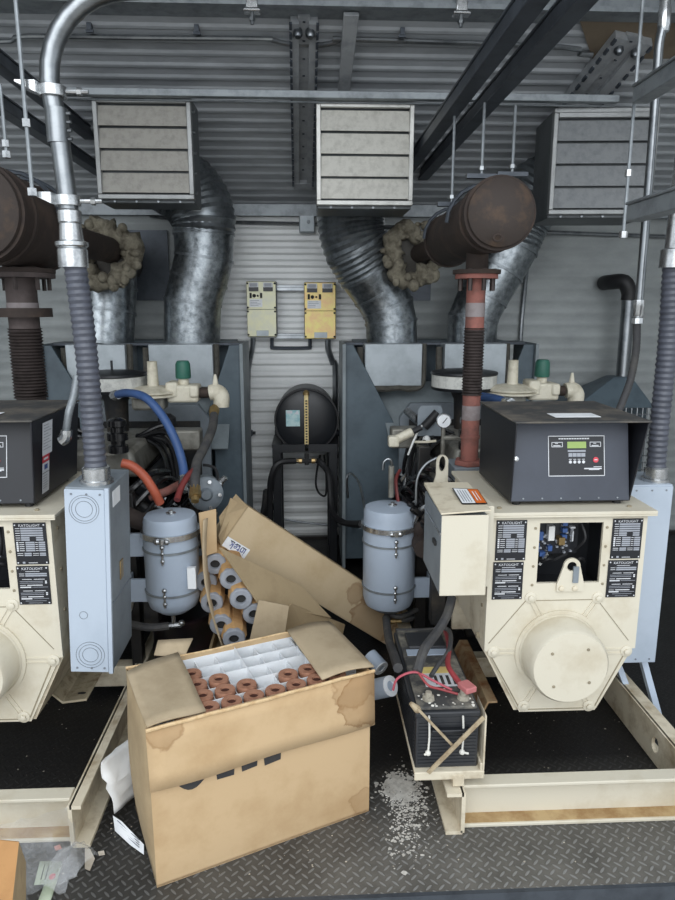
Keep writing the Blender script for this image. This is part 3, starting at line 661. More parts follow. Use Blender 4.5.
    # ribs and bolts of the end bell
    B = [at(530.7, 597.5, Y=Y), at(598, 597.5, Y=Y), at(626, 651, Y=Y), at(588.5, 705.5, Y=Y), at(523.5, 705.5, Y=Y), at(493.5, 652, Y=Y)]
    for q in B:
        d = (V((XC, Y, .472)) - q).normalized(); sx = V((-d.z, 0, d.x)); e = V((XC, Y, .472)) - d * .145; q2 = q + d * .018
        m = MB(); 
        for s in (-1, 1): m.box((q2 + e) / 2 + sx * s * .0075, ((e - q2).length, .008, .003), Matrix((d, V((0, 1, 0)), sx)).transposed().to_3x3())
        m.build('bell_rib', 'cream', r)
        MB().lathe(q, (0, -1, 0), [(.02, 0), (.02, .003), (.017, .005)], 20).lathe(q, (0, -1, 0), [(.0105, .004), (.0105, .011), (.006, .013)], 6).build('bell_bolt', 'cream', r)
    m = MB()
    def seam(p, q, w=.0022):
        p, q = V(p), V(q); d = (q - p).normalized(); sx = V((-d.z, 0, d.x)); m.box((p + q) / 2 + V((0, -.0008, 0)), ((q - p).length, .0016, w), Matrix((d, V((0, 1, 0)), sx)).transposed().to_3x3())
    seam((.715, Y, .655), (.598, Y, .505)); seam((.955, Y, .655), (1.074, Y, .505)); seam((.715, Y, .655), (.955, Y, .655)); seam((.607, Y, .46), (.715, Y, .262), .004); seam((1.066, Y, .46), (.977, Y, .262), .004); seam((.725, Y, .256), (.97, Y, .256), .003)
    m.build('seam_lines', 'cream_line', r)
    m = MB()
    for z in (.72, .785, .85, .915):
        for x in (wx0 - .014, wx1 + .012): m.lathe((x, Y, z - .01), (0, -1, 0), [(.0045, 0), (.0045, .002), (.002, .004)], 8)
    for x in (.62, 1.05): m.lathe((x, Y + .03, ZT + .012), (0, 0, 1), [(.008, 0), (.008, .004), (.005, .006)], 8)
    for z in (.9, .76, .62):
        m.lathe((X0, Y + .05, z), (-1, 0, 0), [(.007, 0), (.007, .004)], 8); m.lathe((X1, Y + .05, z), (1, 0, 0), [(.007, 0), (.007, .004)], 8)
    for k in range(3): m.lathe((X0 - .0 + k * .04, 2.12 + .1 * k, .5 - .06 * k), (-1, 0, 0), [(.011, 0), (.011, .012)], 6)
    m.build('housing_screws', 'cream_line', r)
    # black rating plates
    rt, upv = V((1, 0, 0)), V((0, 0, 1))
    for px in (.604, .985):
        for k, (z0, z1) in enumerate(((.797, .934), (.662, .792))):
            xo = px - (0.0035 if k else 0); w = .1
            pl = MB().bb(xo, xo + w, Y - .003, Y, z0, z1).build('rating_plate', 'blk_print', r, bevel=.001)
            m = MB(); y = Y - .0042; m.use('wht_print'); m.text('KATOLIGHT', (xo + w / 2, y, z1 - .009), rt, upv, .0088)
            def bar(a, b, zc, h, c='wht_print'): m.use(c); m.add([(xo + a * w, y, zc - h / 2), (xo + b * w, y, zc - h / 2), (xo + b * w, y, zc + h / 2), (xo + a * w, y, zc + h / 2)], [(0, 1, 2, 3)])
            H = z1 - z0
            if k == 0:
                for i in range(4): bar(.22, .9, z1 - .018 - i * .0076, .0052, 'gry_print'); bar(.06, .2, z1 - .018 - i * .0076, .0018)
                for i in range(2): bar(.22, .48, z1 - .0485 - i * .007, .005, 'gry_print'); bar(.68, .9, z1 - .0485 - i * .007, .005, 'gry_print'); bar(.06, .2, z1 - .0485 - i * .007, .0018)
                for i in range(5):
                    zz = z1 - .064 - i * .0066; bar(.06, .12, zz, .005); bar(.15, .3, zz, .002); bar(.34, .62, zz, .0048, 'gry_print'); bar(.74, .94, zz, .0048, 'gry_print'); bar(.64, .72, zz, .0018)
                for i in range(2): bar(.06, .24, z1 - .1 - i * .006, .0018); bar(.28, .5, z1 - .1 - i * .006, .0045, 'gry_print'); bar(.54, .72, z1 - .1 - i * .006, .0016); bar(.75, .94, z1 - .1 - i * .006, .0045, 'gry_print')
                bar(.38, .66, z0 + .006, .0018); bar(.2, .28, z0 + .007, .006, 'gry_print')
            else:
                bar(.28, .72, z1 - .018, .0016)
                for i in range(2): bar(.08, .24, z1 - .0255 - i * .0065, .0018); bar(.27, .94, z1 - .0255 - i * .0065, .0048, 'gry_print')
                for g in range(2):
                    zb = z1 - .044 - g * .039; bar(.16, .46, zb, .002); bar(.52, .86, zb, .002)
                    for i in range(2): bar(.08, .8, zb - .007 - i * .0055, .0016, 'gry_print'); bar(.86, .92, zb - .007 - i * .0055, .004)
                    bar(.08, .26, zb - .02, .0016); bar(.3, .78, zb - .02, .003); bar(.08, .42, zb - .0265, .004); bar(.45, .94, zb - .0265, .0014, 'gry_print')
                bar(.2, .86, z0 + .013, .0014, 'gry_print'); bar(.3, .74, z0 + .006, .0014, 'gry_print')
            m.use('wht_print')
            for (a, b) in ((.06, .05), (.94, .05), (.06, .95), (.94, .95)):
                cx, cz = xo + a * w, z0 + b * H; m.add([(cx + .0026 * math.cos(t), y - .0004, cz + .0026 * math.sin(t)) for t in [i * math.pi / 4 for i in range(8)]], [tuple(range(8))])
            m.build('plate_print', None, pl, recalc=False)
    return r
al = alternator()
al2 = dup(al, V((-1.90, 0, .014)), 'cream generator only half in view, beside the tall box with knockout rings')

# ================================================================== CONTROL PANEL
def control_panel():
    x0, x1 = .66, 1.06; y0, y1 = 2.1, 2.5; z0, z1 = .978, 1.245
    r = thing('control_panel', ((x0 + x1) / 2, 2.25, z0), 'slate control panel with green display and red button, on top of a generator', 'control panel')
    m = MB()
    for x in (x0, x1):
        s = -1 if x == x0 else 1; f = .0 if x == x0 else .022
        m.prism([(x, y0, z0), (x, y1, z0), (x + s * .004 + f, y1, z1), (x + s * .004 + f, y0 - .035, z1)], (-s * .005, 0, 0))
    m.prism([(x0, y1, z0), (x1, y1, z0), (x1, y1, z1), (x0, y1, z1)], (0, .005, 0)); m.bb(x0, x1, y0, y1, z0, z0 + .004)
    m.build('housing', 'panel_side', r, bevel=.002)
    MB().hexa([(x0 - .008, y0 - .04, z1), (x1 + .03, y0 - .04, z1), (x1 + .03, y1 + .004, z1 + .004), (x0 - .008, y1 + .004, z1 + .004), (x0 - .008, y0 - .04, z1 + .006), (x1 + .03, y0 - .04, z1 + .006), (x1 + .03, y1 + .004, z1 + .01), (x0 - .008, y1 + .004, z1 + .01)]).build('hood', 'panel_top', r, bevel=.002)
    # sloped instrument face
    a, b = V((x0 + .004, y0 - .002, z0 + .004)), V((x1 - .004, y0 - .002, z0 + .004)); c, d = V((x1 - .004, y0 + .055, z1 - .003)), V((x0 + .004, y0 + .055, z1 - .003))
    fc = MB().hexa([a, b, b + V((0, .004, 0)), a + V((0, .004, 0)), d, c, c + V((0, .004, 0)), d + V((0, .004, 0))]).build('instrument_face', 'panel_dk', r)
    up = (d - a).normalized(); rt = V((1, 0, 0)); nn = rt.cross(up); nn = nn if nn.y < 0 else -nn; W = (b - a).length; Hh = (d - a).length
    def q(s, t, o=.0012): return a + rt * s * W + up * t * Hh + nn * o
    def rect(m, s0, s1, t0, t1, o=.0012): return m.add([q(s0, t0, o), q(s1, t0, o), q(s1, t1, o), q(s0, t1, o)], [(0, 1, 2, 3)])
    ov = MB(); S0, S1, T0, T1 = .315, .795, .30, .80
    rect(ov, S0, S1, T0, T1, .001); ov = ov.build('keypad_overlay', 'blk_print', fc, recalc=False)
    m = MB(); m.use('wht_print'); bw = .006
    rect(m, S0, S1, T1 - bw * 1.6, T1, .0018); rect(m, S0, S1, T0, T0 + bw * 1.6, .0018); rect(m, S0, S0 + bw, T0, T1, .0018); rect(m, S1 - bw, S1, T0, T1, .0018)
    for i in range(12): rect(m, .405 + i * .022, .423 + i * .022, .755, .77)
    for s in (.345, .67):
        for (t0, t1) in ((.66, .667), (.715, .722)): rect(m, s, s + .095, t0, t1)
        for ss in (s, s + .09): rect(m, ss, ss + .005, .66, .72)
        rect(m, s + .015, s + .075, .672, .682); rect(m, s + .03, s + .055, .70, .708)
    rect(m, .62, .77, .385, .40); rect(m, .66, .75, .375, .392); rect(m, .70, .77, .41, .418); m.use('lcd'); rect(m, .478, .638, .645, .725, .002)
    m.use('gry_print'); rect(m, .482, .634, .60, .622, .0014); rect(m, .488, .63, .54, .585, .0014)
    m.use('blk_print'); 
    for i in range(3): rect(m, .52 + i * .036, .523 + i * .036, .54, .585, .002)
    m.use('wht_print')
    for i in range(4):
        cc = q(.503 + i * .037, .475, .002); m.add([cc + rt * .0052 * math.cos(t) + up * .0052 * math.sin(t) for t in [k * math.pi / 6 for k in range(12)]], [tuple(range(12))]); rect(m, .49 + i * .037, .514 + i * .037, .505, .512, .002)
    m.use('red'); cc = q(.718, .50, .003); m.add([cc + rt * .0092 * math.cos(t) + up * .0092 * math.sin(t) for t in [k * math.pi / 8 for k in range(16)]], [tuple(range(16))])
    m.use('wht_print'); rect(m, .705, .731, .495, .505, .0035)
    m.build('overlay_print', None, ov, recalc=False)
    MB().lathe(q(.045, .52, 0), nn, [(.008, 0), (.008, .004), (.003, .006)], 12).build('lock', 'chrome', fc)
    for i in range(6): MB().lathe(q(.1 + i * .16, .03, 0), nn, [(.003, 0), (.003, .002)], 6).build('face_screw', 'strut', fc)
    m = MB()
    for x in (x0 + .03, x1 - .03):
        for y in (y0 + .03, y1 - .05): m.lathe((x, y, z0 - .014), (0, 0, 1), [(.014, 0), (.014, .014)], 10)
    m.build('rubber_feet', 'rubber', r)
    MB().bb(.8, .95, 2.12, 2.2, z1 + .0095, z1 + .011).build('top_label', 'paper', r)
    return r
cpn = control_panel()
CPO = V((-1.922, 0, .016))
cp2 = dup(cpn, CPO, 'black control panel with white and red warning labels down its side')
for k in kids(cp2):
    if k.name.startswith('instrument_face'): k.data = k.data.copy(); k.data.materials[0] = M['panel_side']
# labels stuck on the side of the left panel
m = MB(); xs = 1.06 + CPO.x + .0045
def sx_(y, z):
    return 1.06 + CPO.x + .002 + .026 * (z - .994) / .267
def sl(y0, y1, z0, z1, c, o=0): m.use(c); m.add([(sx_(y, z) + o, y, z) for y, z in ((y0, z0), (y1, z0), (y1, z1), (y0, z1))], [(0, 1, 2, 3)])
sl(2.15, 2.235, 1.135, 1.243, 'wht_print')
for i in range(9): sl(2.158, 2.158 + random.uniform(.04, .07), 1.232 - i * .0098, 1.2345 - i * .0098, 'gry_print', .0006)
sl(2.152, 2.212, 1.112, 1.135, 'red'); sl(2.162, 2.2, 1.12, 1.127, 'wht_print', .0006)
sl(2.152, 2.212, 1.01, 1.111, 'wht_print'); sl(2.168, 2.196, 1.088, 1.104, 'pcb_blue', .0006); sl(2.152, 2.212, 1.076, 1.078, 'blk_print', .0006)
for i in range(6): sl(2.158, 2.158 + random.uniform(.03, .048), 1.066 - i * .008, 1.068 - i * .008, 'gry_print', .0006)
m.build('warning_label', None, cp2, recalc=False, label='white warning labels with a red band')

# ================================================================== JUNCTION BOX on right alternator
def junction_box():
    x0, x1, y0, y1, z0, z1 = .405, .55, 1.95, 2.24, .727, 1.005
    r = thing('junction_box', ((x0 + x1) / 2, 2.1, z0), 'cream junction box with orange warning label on its lid, above the battery', 'junction box')
    MB().bb(x0, x1, y0, y1, z0, z1 - .024).build('case', 'grey_side', r, bevel=.003)
    MB().bb(x0, x1, y0 - .006, y0 - .0005, z0 - .003, z1 - .02).build('front_cover', 'cream', r, bevel=.003)
    MB().hexa([(x0 - .004, y0 - .012, z1 - .016), (x1 + .004, y0 - .012, z1 - .006), (x1 + .004, y1, z1 - .004), (x0 - .004, y1, z1 - .004), (x0 - .004, y0 - .012, z1 - .011), (x1 + .004, y0 - .012, z1 - .001), (x1 + .004, y1, z1 + .007), (x0 - .004, y1, z1 + .007)]).build('lid', 'cream_dirty', r, bevel=.001)
    m = MB().bb(x0 - .003, x0, y0 + .002, y1, z1 - .085, z1 - .078); m.build('side_seam', 'chrome', r)
    MB().bb(x0 - .008, x0, y0 + .06, y0 + .1, z1 - .14, z1 - .125).build('side_latch', 'dark_hole', r, bevel=.002)
    m = MB(); q = [V((.478, 2.0, 1.0)), V((.555, 1.985, 1.004)), V((.56, 2.13, 1.012)), V((.478, 2.15, 1.012))]
    def lab(s0, s1, t0, t1, c, o):
        m.use(c); f = lambda s, t: q[0].lerp(q[1], s).lerp(q[3].lerp(q[2], s), t) + V((0, 0, o)); m.add([f(s0, t0), f(s1, t0), f(s1, t1), f(s0, t1)], [(0, 1, 2, 3)])
    lab(0, 1, 0, 1, 'blk_print', .004); lab(.04, .56, .05, .95, 'paper', .005); lab(.58, .97, .05, .95, 'orange', .005)
    for i in range(4): lab(.12 + i * .1, .16 + i * .1, .12, .85, 'gry_print', .0056)
    lab(.68, .72, .2, .8, 'paper', .0056); lab(.8, .83, .2, .8, 'paper', .0056)
    m.build('warning_label', None, r, label='orange and white warning label', recalc=False)
    m = MB()
    for k in range(3): m.lathe((x1 + .012, y0 + .05, z0 + .06 + k * .09), (0, -1, 0), [(.006, 0), (.006, .006)], 8)
    m.bb(x1, x1 + .032, y0 + .055, y0 + .2, z0, z1 - .01); m.build('side_bracket', 'cream', r)
    return r
junction_box()
# ================================================================== TALL GREY ENCLOSURES
def tall_box(x0, x1, y0, y1, z0, z1, label, ko, left):
    r = thing('conduit_enclosure', ((x0 + x1) / 2, (y0 + y1) / 2, z0), label, 'enclosure')
    MB().bb(x0, x1, y0, y1, z0, z1).build('case', 'grey_side' if left else 'grey_box', r, bevel=.003)
    MB().bb(x0 - .001, x1 - (.012 if left else 0), y0 - .005, y0 - .0005, z0, z1 - .006).build('front_cover', 'grey_box', r, bevel=.002)
    if left: MB().bb(x1 - .011, x1 + .002, y0 - .008, y0 + .005, z0 - .003, z1).build('cover_edge', 'grey_box', r, bevel=.001)
    for (x, z, rr) in ko:
        for k in rr: MB().ring((x, y0 - .0048, z), (0, -1, 0), k, k - .0014, .0012, 32).build('knockout_ring', 'line', r)
    m = MB()
    for x in (x0 + .02, (x0 + x1) / 2, x1 - .025):
        for z in (z0 + .015, z1 - .02): m.lathe((x, y0 - .005, z), (0, -1, 0), [(.0035, 0), (.0035, .002)], 8)
    m.build('cover_screws', 'line', r)
    if left:
        r.rotation_euler.y = .045
        MB().bb(x1, x1 + .004, y0 + .10, y0 + .135, .735, .80).build('door_latch', 'brass', r, bevel=.002)
        MB().bb(x1, x1 + .0015, y0 + .04, y0 + .12, 1.0, 1.05).build('blank_label', 'paper', r)
        MB().bb(x1, x1 + .003, y0 + .01, y1, .69, .692).build('side_seam', 'line', r)
    return r
tall_box(-.757, -.627, 2.0, 2.24, .465, 1.072, 'tall light grey enclosure with round knockout rings on its front', [(-.7, 1.005, (.045, .038, .026)), (-.695, .525, (.045, .036, .025)), (-.712, .66, (.013,))], True)
tall_box(1.16, 1.315, 2.3, 2.5, .28, .978, 'tall pale grey enclosure on strut legs, without knockout rings', [], False)
r = thing('enclosure_stand', (1.3, 2.45, 0), 'pale blue-grey strut legs under the tall enclosure without rings', 'stand')
for x0, x1, y in ((1.2, 1.3, 2.42), (1.295, 1.36, 2.36)):
    MB().hexa([(x0 - .012, y, .29), (x0 + .012, y, .29), (x0 + .012, y + .03, .29), (x0 - .012, y + .03, .29), (x1 - .012, y - .1, 0), (x1 + .012, y - .1, 0), (x1 + .012, y - .07, 0), (x1 - .012, y - .07, 0)]).build('leg', 'grey_blue', r)

# ================================================================== CONDUITS AND FLEX
yl = 2.06
def conduit_left():
    x = -.645
    r = thing('conduit_riser', (x, yl, 1.072), 'thick steel conduit with flexible lower part, bending over above the box with rings', 'conduit')
    X2 = -.672
    MB().tube([(-.652, yl, 1.09), (-.652, yl, 1.3), (-.655, yl, 1.5), (-.668, yl, 1.74)], .034, 18, 8, (.019, .115)).build('flexible_conduit', 'flex', r)
    MB().lathe((-.652, yl, 1.07), (0, 0, 1), [(.05, 0), (.05, .012), (.042, .014), (.042, .05), (.037, .055)], 12).build('lower_connector', 'chrome', r)
    MB().lathe((X2, yl, 1.715), (0, 0, 1), [(.042, 0), (.042, .05), (.037, .052), (.046, .06), (.046, .07), (.034, .075), (.03, .12), (.028, .12), (.033, .125), (.033, .155), (.028, .16)], 12, True).build('upper_connector', 'chrome', r)
    top = 2.42
    arc = [V((X2, yl, 1.86)), V((X2 - .01, yl, 2.05)), V((X2 - .026, yl, 2.21))]
    R = .23; X2 -= .026
    for k in range(1, 9):
        a = k / 8 * math.radians(88); arc.append(V((X2 + R * (1 - math.cos(a)), yl, 2.21 + R * math.sin(a))))
    arc.append(arc[-1] + V((.6, 0, .04))); arc.append(arc[-1] + V((2.6, 0, .06)))
    MB().tube(arc, .0265, 20, 1).build('rigid_pipe', 'steel', r)
    MB().lathe((X2 + .012, yl, 2.05), (0, 0, 1), [(.026, 0), (.031, .0), (.031, .09), (.026, .09)], 20).build('coupling', 'steel', r)
    m = MB()
    for k in range(4): m.lathe((X2 + .042, yl - .01, 2.06 + k * .022), (1, -.2, 0), [(.005, 0), (.005, .012)], 6)
    m.build('set_screws', 'steel', r)
    return r
conduit_left()
for z, xc, lb in ((2.185, -.692, 'bright pipe clamp on the tall left conduit just left of the louver top'), (1.9, -.675, 'bright pipe clamp on the tall left conduit below the louver bottom')):
    x = xc; r = thing('pipe_clamp', (x, yl, z), lb, 'clamp')
    m = MB()
    m.lathe((x, yl, z - .016), (0, 0, 1), [(.027, 0), (.037, .0), (.037, .028), (.027, .028)], 20, False); m.hexa([(x - .085, yl - .045, z + .01), (x - .03, yl - .045, z - .016), (x - .02, yl + .03, z - .016), (x - .085, yl + .03, z + .01), (x - .085, yl - .045, z + .016), (x - .03, yl - .045, z + .016), (x - .02, yl + .03, z + .016), (x - .085, yl + .03, z + .016)])
    m.build('clamp_band', 'chrome', r, bevel=.001)
    MB().cyl((x + .04, yl - .01, z - .004), (x + .1, yl - .01, z - .004), .006, seg=8).lathe((x + .07, yl - .01, z - .004), (1, 0, 0), [(.011, 0), (.011, .012)], 6).build('clamp_screw', 'chrome', r)
# right flexible conduit
r = thing('conduit_riser', (1.24, 2.36, .978), 'grey flexible conduit rising from the tall enclosure on strut legs', 'conduit')
rp = [at(655, 482, Y=2.36), at(659, 430, Y=2.36), at(668, 340, Y=2.36), at(673, 262, Y=2.36)]
MB().tube(rp, .035, 18, 8, (.0205, .115)).build('flexible_conduit', 'flex', r)
MB().lathe(V((rp[0].x, rp[0].y, .977)), (0, 0, 1), [(.05, 0), (.05, .012), (.042, .014), (.042, .05), (.037, .055)], 12).build('lower_connector', 'chrome', r)
MB().lathe(rp[-1] - V((0, 0, .02)), (.02, 0, 1), [(.045, 0), (.045, .06), (.034, .065), (.034, .95)], 12).build('upper_connector', 'chrome', r)
# thin right conduit
r = thing('thin_conduit', at(618, 412, Y=2.5), 'thin bright conduit running down past the right louver to a black flexible end', 'conduit')
th_ = [at(664, 18, Y=2.5), at(662, 30, Y=2.5), at(659, 46, Y=2.5), at(657, 75, Y=2.5), at(650, 170, Y=2.5), at(639, 305, Y=2.5)]
MB().tube(th_, .0155, 12, 5).build('rigid_pipe', 'steel', r)
MB().lathe(at(639, 300, Y=2.5), at(637, 325, Y=2.5) - at(639, 300, Y=2.5), [(.021, 0), (.021, .055), (.018, .06), (.023, .065), (.023, .085)], 10).build('connector', 'chrome', r)
MB().tube([at(637, 324, Y=2.5), at(636, 350, Y=2.5), at(631, 378, Y=2.5), at(624, 398, Y=2.48), at(617, 415, Y=2.45)], .0145, 12, 6, (.012, .08)).build('flexible_end', 'grey_hose', r)
MB().lathe(at(665, 6, Y=2.5), at(664, 26, Y=2.5) - at(665, 6, Y=2.5), [(.018, -.5), (.018, 0), (.021, .01), (.021, .06), (.017, .08)], 10).build('top_fitting', 'chrome', r)
# small flexible at left panel
r = thing('small_flexible_conduit', at(66, 438, Y=2.3), 'slim flexible conduit with bright elbow on the side of the left black panel', 'conduit')
MB().tube([at(77, 376, Y=2.3), at(74, 395, Y=2.28), at(69, 412, Y=2.26), at(66, 432, Y=2.26)], .0135, 10, 6, (.01, .1)).build('flexible_hose', 'strut', r)
MB().tube([at(66, 430, Y=2.26), at(65.5, 437, Y=2.26), at(61, 441, Y=2.26)], .02, 10, 3).build('elbow', 'chrome', r)
# wall conduits
def wp(u, v, y=4.572): return at(u, v, Y=y)
tube_thing('conduit', [wp(150, 216), wp(220, 222), wp(300, 224), wp(420, 228)], .012, 'steel', 'thin conduit along the top of the back wall behind the middle duct', 'conduit', sub=1)
tube_thing('conduit', [wp(540, 232), wp(680, 237)], .012, 'steel', 'thin conduit along the top of the back wall under the right louver', 'conduit', sub=1)
p = wp(307, 224, 4.56)
r = thing('junction_box', p, 'small grey conduit box high on the back wall left of the middle duct', 'conduit box')
MB().box(p, (.1, .06, .11)).build('case', 'plenum', r, bevel=.008)
MB().lathe(p + V((.01, -.03, .01)), (0, -1, 0), [(.012, 0), (.01, .006)], 10).build('knockout', 'strut', r)
tube_thing('conduit', [wp(530, 238), wp(522, 320), wp(517, 400)], .014, 'steel', 'vertical thin conduit on the back wall right of the red exhaust pipe', 'conduit', sub=1)
# conduits from the chargers
tube_thing('conduit', [wp(253, 338), wp(252.5, 347), wp(249, 366), wp(248, 385), wp(247.5, 500)], .017, 'steel', 'steel conduit running down the wall from the left yellow charger', 'conduit', sub=4)
tube_thing('conduit', [wp(328, 340), wp(328.5, 350), wp(333, 364), wp(335.5, 380), wp(334, 545)], .02, 'steel', 'steel conduit running down the wall from the right gold charger', 'conduit', sub=4)
tube_thing('conduit', [wp(272, 338), wp(272, 346), wp(274, 348), wp(308, 348), wp(310, 346), wp(310, 338)], .012, 'strut_dk', 'short dark conduit linking the two yellow chargers underneath', 'conduit', sub=3)
for u, v, lb in ((249, 433, 'dark clamp on the left wall conduit beside the black tank'), (338, 433, 'dark clamp on the right wall conduit beside the black tank')):
    p = wp(u, v, 4.56); r = thing('conduit_clamp', p, lb, 'clamp'); MB().box(p, (.05, .05, .04)).build('clamp_block', 'strut_dk', r, bevel=.006); MB().lathe(p + V((.02, 0, 0)), (1, 0, 0), [(.012, 0), (.012, .025)], 6).build('clamp_nut', 'steel', r)

# ================================================================== CHARGERS
def charger(u0, v0, u1, v1, mt, label):
    y = 4.44; a = at(u0, v0, Y=y); b = at(u1, v1, Y=y); x0, x1, z0, z1 = a.x, b.x, b.z, a.z; w = x1 - x0; h = z1 - z0
    r = thing('battery_charger', ((x0 + x1) / 2, y + .07, z0), label, 'battery charger')
    MB().bb(x0, x1, y + .004, 4.58, z0, z1).build('case', 'strut_dk', r, bevel=.004)
    def f(s): return x0 + s * w
    def g(t): return z0 + t * h
    MB().bb(f(.01), f(.985), y - .004, y + .004, g(.5), g(.99)).build('upper_cover', mt, r, bevel=.002)
    MB().bb(f(.01), f(.985), y - .004, y + .004, g(.01), g(.495)).build('lower_cover', mt, r, bevel=.002)
    for s0 in (.09, .57):
        k = MB().bb(f(s0), f(s0 + .32), y - .012, y - .003, g(.82), g(.975)).build('meter', 'wht_print', r, bevel=.002)
        MB().bb(f(s0), f(s0 + .32), y - .014, y - .011, g(.82), g(.89)).build('meter_bezel', 'black', k)
        MB().bb(f(s0 + .04), f(s0 + .28), y - .0135, y - .012, g(.9), g(.96)).build('meter_dial', 'gry_print', k)
    m = MB().bb(f(.11), f(.18), y - .012, y - .003, g(.7), g(.79)).bb(f(.46), f(.53), y - .012, y - .003, g(.7), g(.79))
    m.lathe((f(.26), y - .003, g(.74)), (0, -1, 0), [(.012, 0), (.01, .01)], 10).lathe((f(.38), y - .003, g(.74)), (0, -1, 0), [(.007, 0), (.006, .008)], 8)
    m.build('switches', 'dark_hole', r)
    k = MB().bb(f(.1), f(.53), y - .006, y - .003, g(.54), g(.68)).build('instruction_label', 'paper', r)
    m = MB()
    for i in range(4): m.bb(f(.13), f(.13 + random.uniform(.2, .36)), y - .0066, y - .0058, g(.56 + i * .03), g(.57 + i * .03))
    m.build('label_print', 'gry_print', k)
    MB().bb(f(.31), f(.72), y - .007, y - .003, g(.02), g(.12)).build('vent_plate', 'plenum', r, bevel=.001)
    m = MB()
    for s in (.04, .95):
        for t in (.04, .46, .53, .96): m.lathe((f(s), y - .004, g(t)), (0, -1, 0), [(.007, 0), (.005, .004)], 8)
    m.build('cover_screws', 'dark_hole', r)
    return r
charger(246, 281, 277, 337, 'zinc_y', 'pale greenish-yellow battery charger box on the back wall')
charger(304, 282, 336, 339, 'zinc_g', 'shiny orange-gold battery charger box on the back wall')
a = wp(277, 289, 4.53); b = wp(304, 289, 4.53)
for v, lb in ((288, 'upper bright mounting rail between the two chargers'), (336, 'lower bright mounting rail between the two chargers')):
    a = wp(276, v, 4.54); b = wp(305, v, 4.54); tag(MB().bb(a.x, b.x, 4.53, 4.58, a.z - .018, a.z + .018).bb(a.x, b.x, 4.52, 4.53, a.z + .004, a.z + .018).build('mounting_rail', 'steel', bevel=.002), lb, 'rail')

# ================================================================== BLACK TANK ON STAND
TX, TZ, TY = -.004, .918, 4.12
r = thing('fuel_tank', (TX, TY, TZ - .2), 'round black fuel tank with brass sight gauge on a black stand at the back wall', 'tank')
MB().lathe((TX, TY, TZ), (0, 1, 0), [(.001, -.012), (.10, -.01), (.165, 0), (.187, .012), (.192, .03), (.192, .06), (.188, .065), (.19, .38), (.15, .4)], 48).build('drum_shell', 'black', r)
MB().ring((TX, TY + .025, TZ), (0, 1, 0), .2, .187, .03, 48).build('rim', 'rubber', r)
g = MB().bb(TX - .013, TX + .013, TY - .03, TY - .012, TZ - .185, TZ + .165).build('sight_gauge', 'gauge_y', r, bevel=.003)
m = MB()
for k in range(18): m.bb(TX - .006, TX + .006, TY - .032, TY - .029, TZ - .165 + k * .017, TZ - .156 + k * .017)
m.build('gauge_marks', 'dark_hole', g)
MB().lathe((TX, TY - .02, TZ + .165), (0, 0, 1), [(.02, 0), (.02, .015), (.008, .03)], 10).build('gauge_cap', 'brass', g)
st = MB().bb(TX - .125, TX - .04, TY - .016, TY - .011, TZ - .03, TZ + .07).build('sticker', 'sticker', r)
m = MB().bb(TX - .12, TX - .085, TY - .0175, TY - .0155, TZ + .05, TZ + .066); m.prism([(TX - .075, TY - .0175, TZ + .045), (TX - .045, TY - .0175, TZ + .045), (TX - .055, TY - .0175, TZ + .07)], (0, .001, 0)); m.build('sticker_print', 'wht_print', st)
SZ = .752
r = thing('tank_stand', (TX, TY + .1, 0), 'black angle-iron stand holding the round black tank', 'stand')
lx0, lx1 = -.19, .16
for x in (lx0, lx1):
    for y in (TY - .02, TY + .3): MB().bb(x - .026, x + .026, y, y + .05, 0, SZ).build('leg', 'black', r, bevel=.003)
MB().bb(lx0 - .026, lx1 + .026, TY - .03, TY - .02, SZ - .025, SZ + .025).bb(lx0 - .026, lx1 + .026, TY + .34, TY + .35, SZ - .025, SZ + .07).build('cross_rail', 'black', r)
for x in (lx0, lx1): MB().bb(x - .03, x + .03, TY + .0, TY + .32, SZ, SZ + .02).build('side_rail', 'black', r)
for x in (lx0 + .03, lx1 - .02): MB().bb(x - .04, x + .04, TY + .25, TY + .3, SZ, SZ + .1).build('saddle', 'black', r)
# tank fittings and hoses
y = TY - .03
r = thing('fuel_manifold', V((TX, y, TZ - .27)), 'small brass tee fitting under the black tank feeding two hoses', 'fitting')
MB().cyl((TX, y, TZ - .2), (TX, y, TZ - .27), .014, seg=10).cyl((TX - .07, y, TZ - .245), (TX + .07, y, TZ - .245), .014, seg=10).build('tee', 'dark_hole', r)
for s in (-1, 1): MB().lathe((TX + s * .03, y, TZ - .245), (s, 0, 0), [(.018, 0), (.018, .02), (.014, .022), (.014, .05)], 8).build('hose_barb', 'brass', r)
y2 = 4.05
tube_thing('fuel_hose', [V((TX - .07, y, TZ - .245)), at(279, 463, Y=y2), at(272, 475, Y=y2), at(270, 495, Y=4.1), at(271, 540, Y=4.15)], .019, 'rubber', 'black fuel hose curving left from under the round tank', 'hose')
tube_thing('fuel_hose', [V((TX + .07, y, TZ - .245)), at(322, 464, Y=y2), at(329, 475, Y=y2), at(331, 500, Y=4.0), at(334, 515, Y=3.9), at(345, 523, Y=3.7), at(362, 524, Y=3.2)], .019, 'rubber', 'black fuel hose curving right from under the round tank to the right blue canister', 'hose')
tube_thing('wire_loop', [at(320, 455, Y=4.3), at(317, 470, Y=4.3), at(316, 485, Y=4.3), at(320, 494, Y=4.3), at(326, 494, Y=4.28), at(326, 470, Y=4.3), at(324, 455, Y=4.3)], .007, 'rubber', 'thin black wire loops hanging behind the black stand', 'wire')
tube_thing('copper_line', [at(283, 519, Y=4.5), at(308, 523, Y=4.5), at(340, 526, Y=4.4), at(360, 527, Y=3.6)], .008, 'strut', 'thin dark line crossing the lower wall behind the black stand', 'pipe')
r = thing('wall_elbow', at(264, 500, Y=4.45), 'dark pipe elbow stub at the foot of the back wall left of the stand', 'pipe')
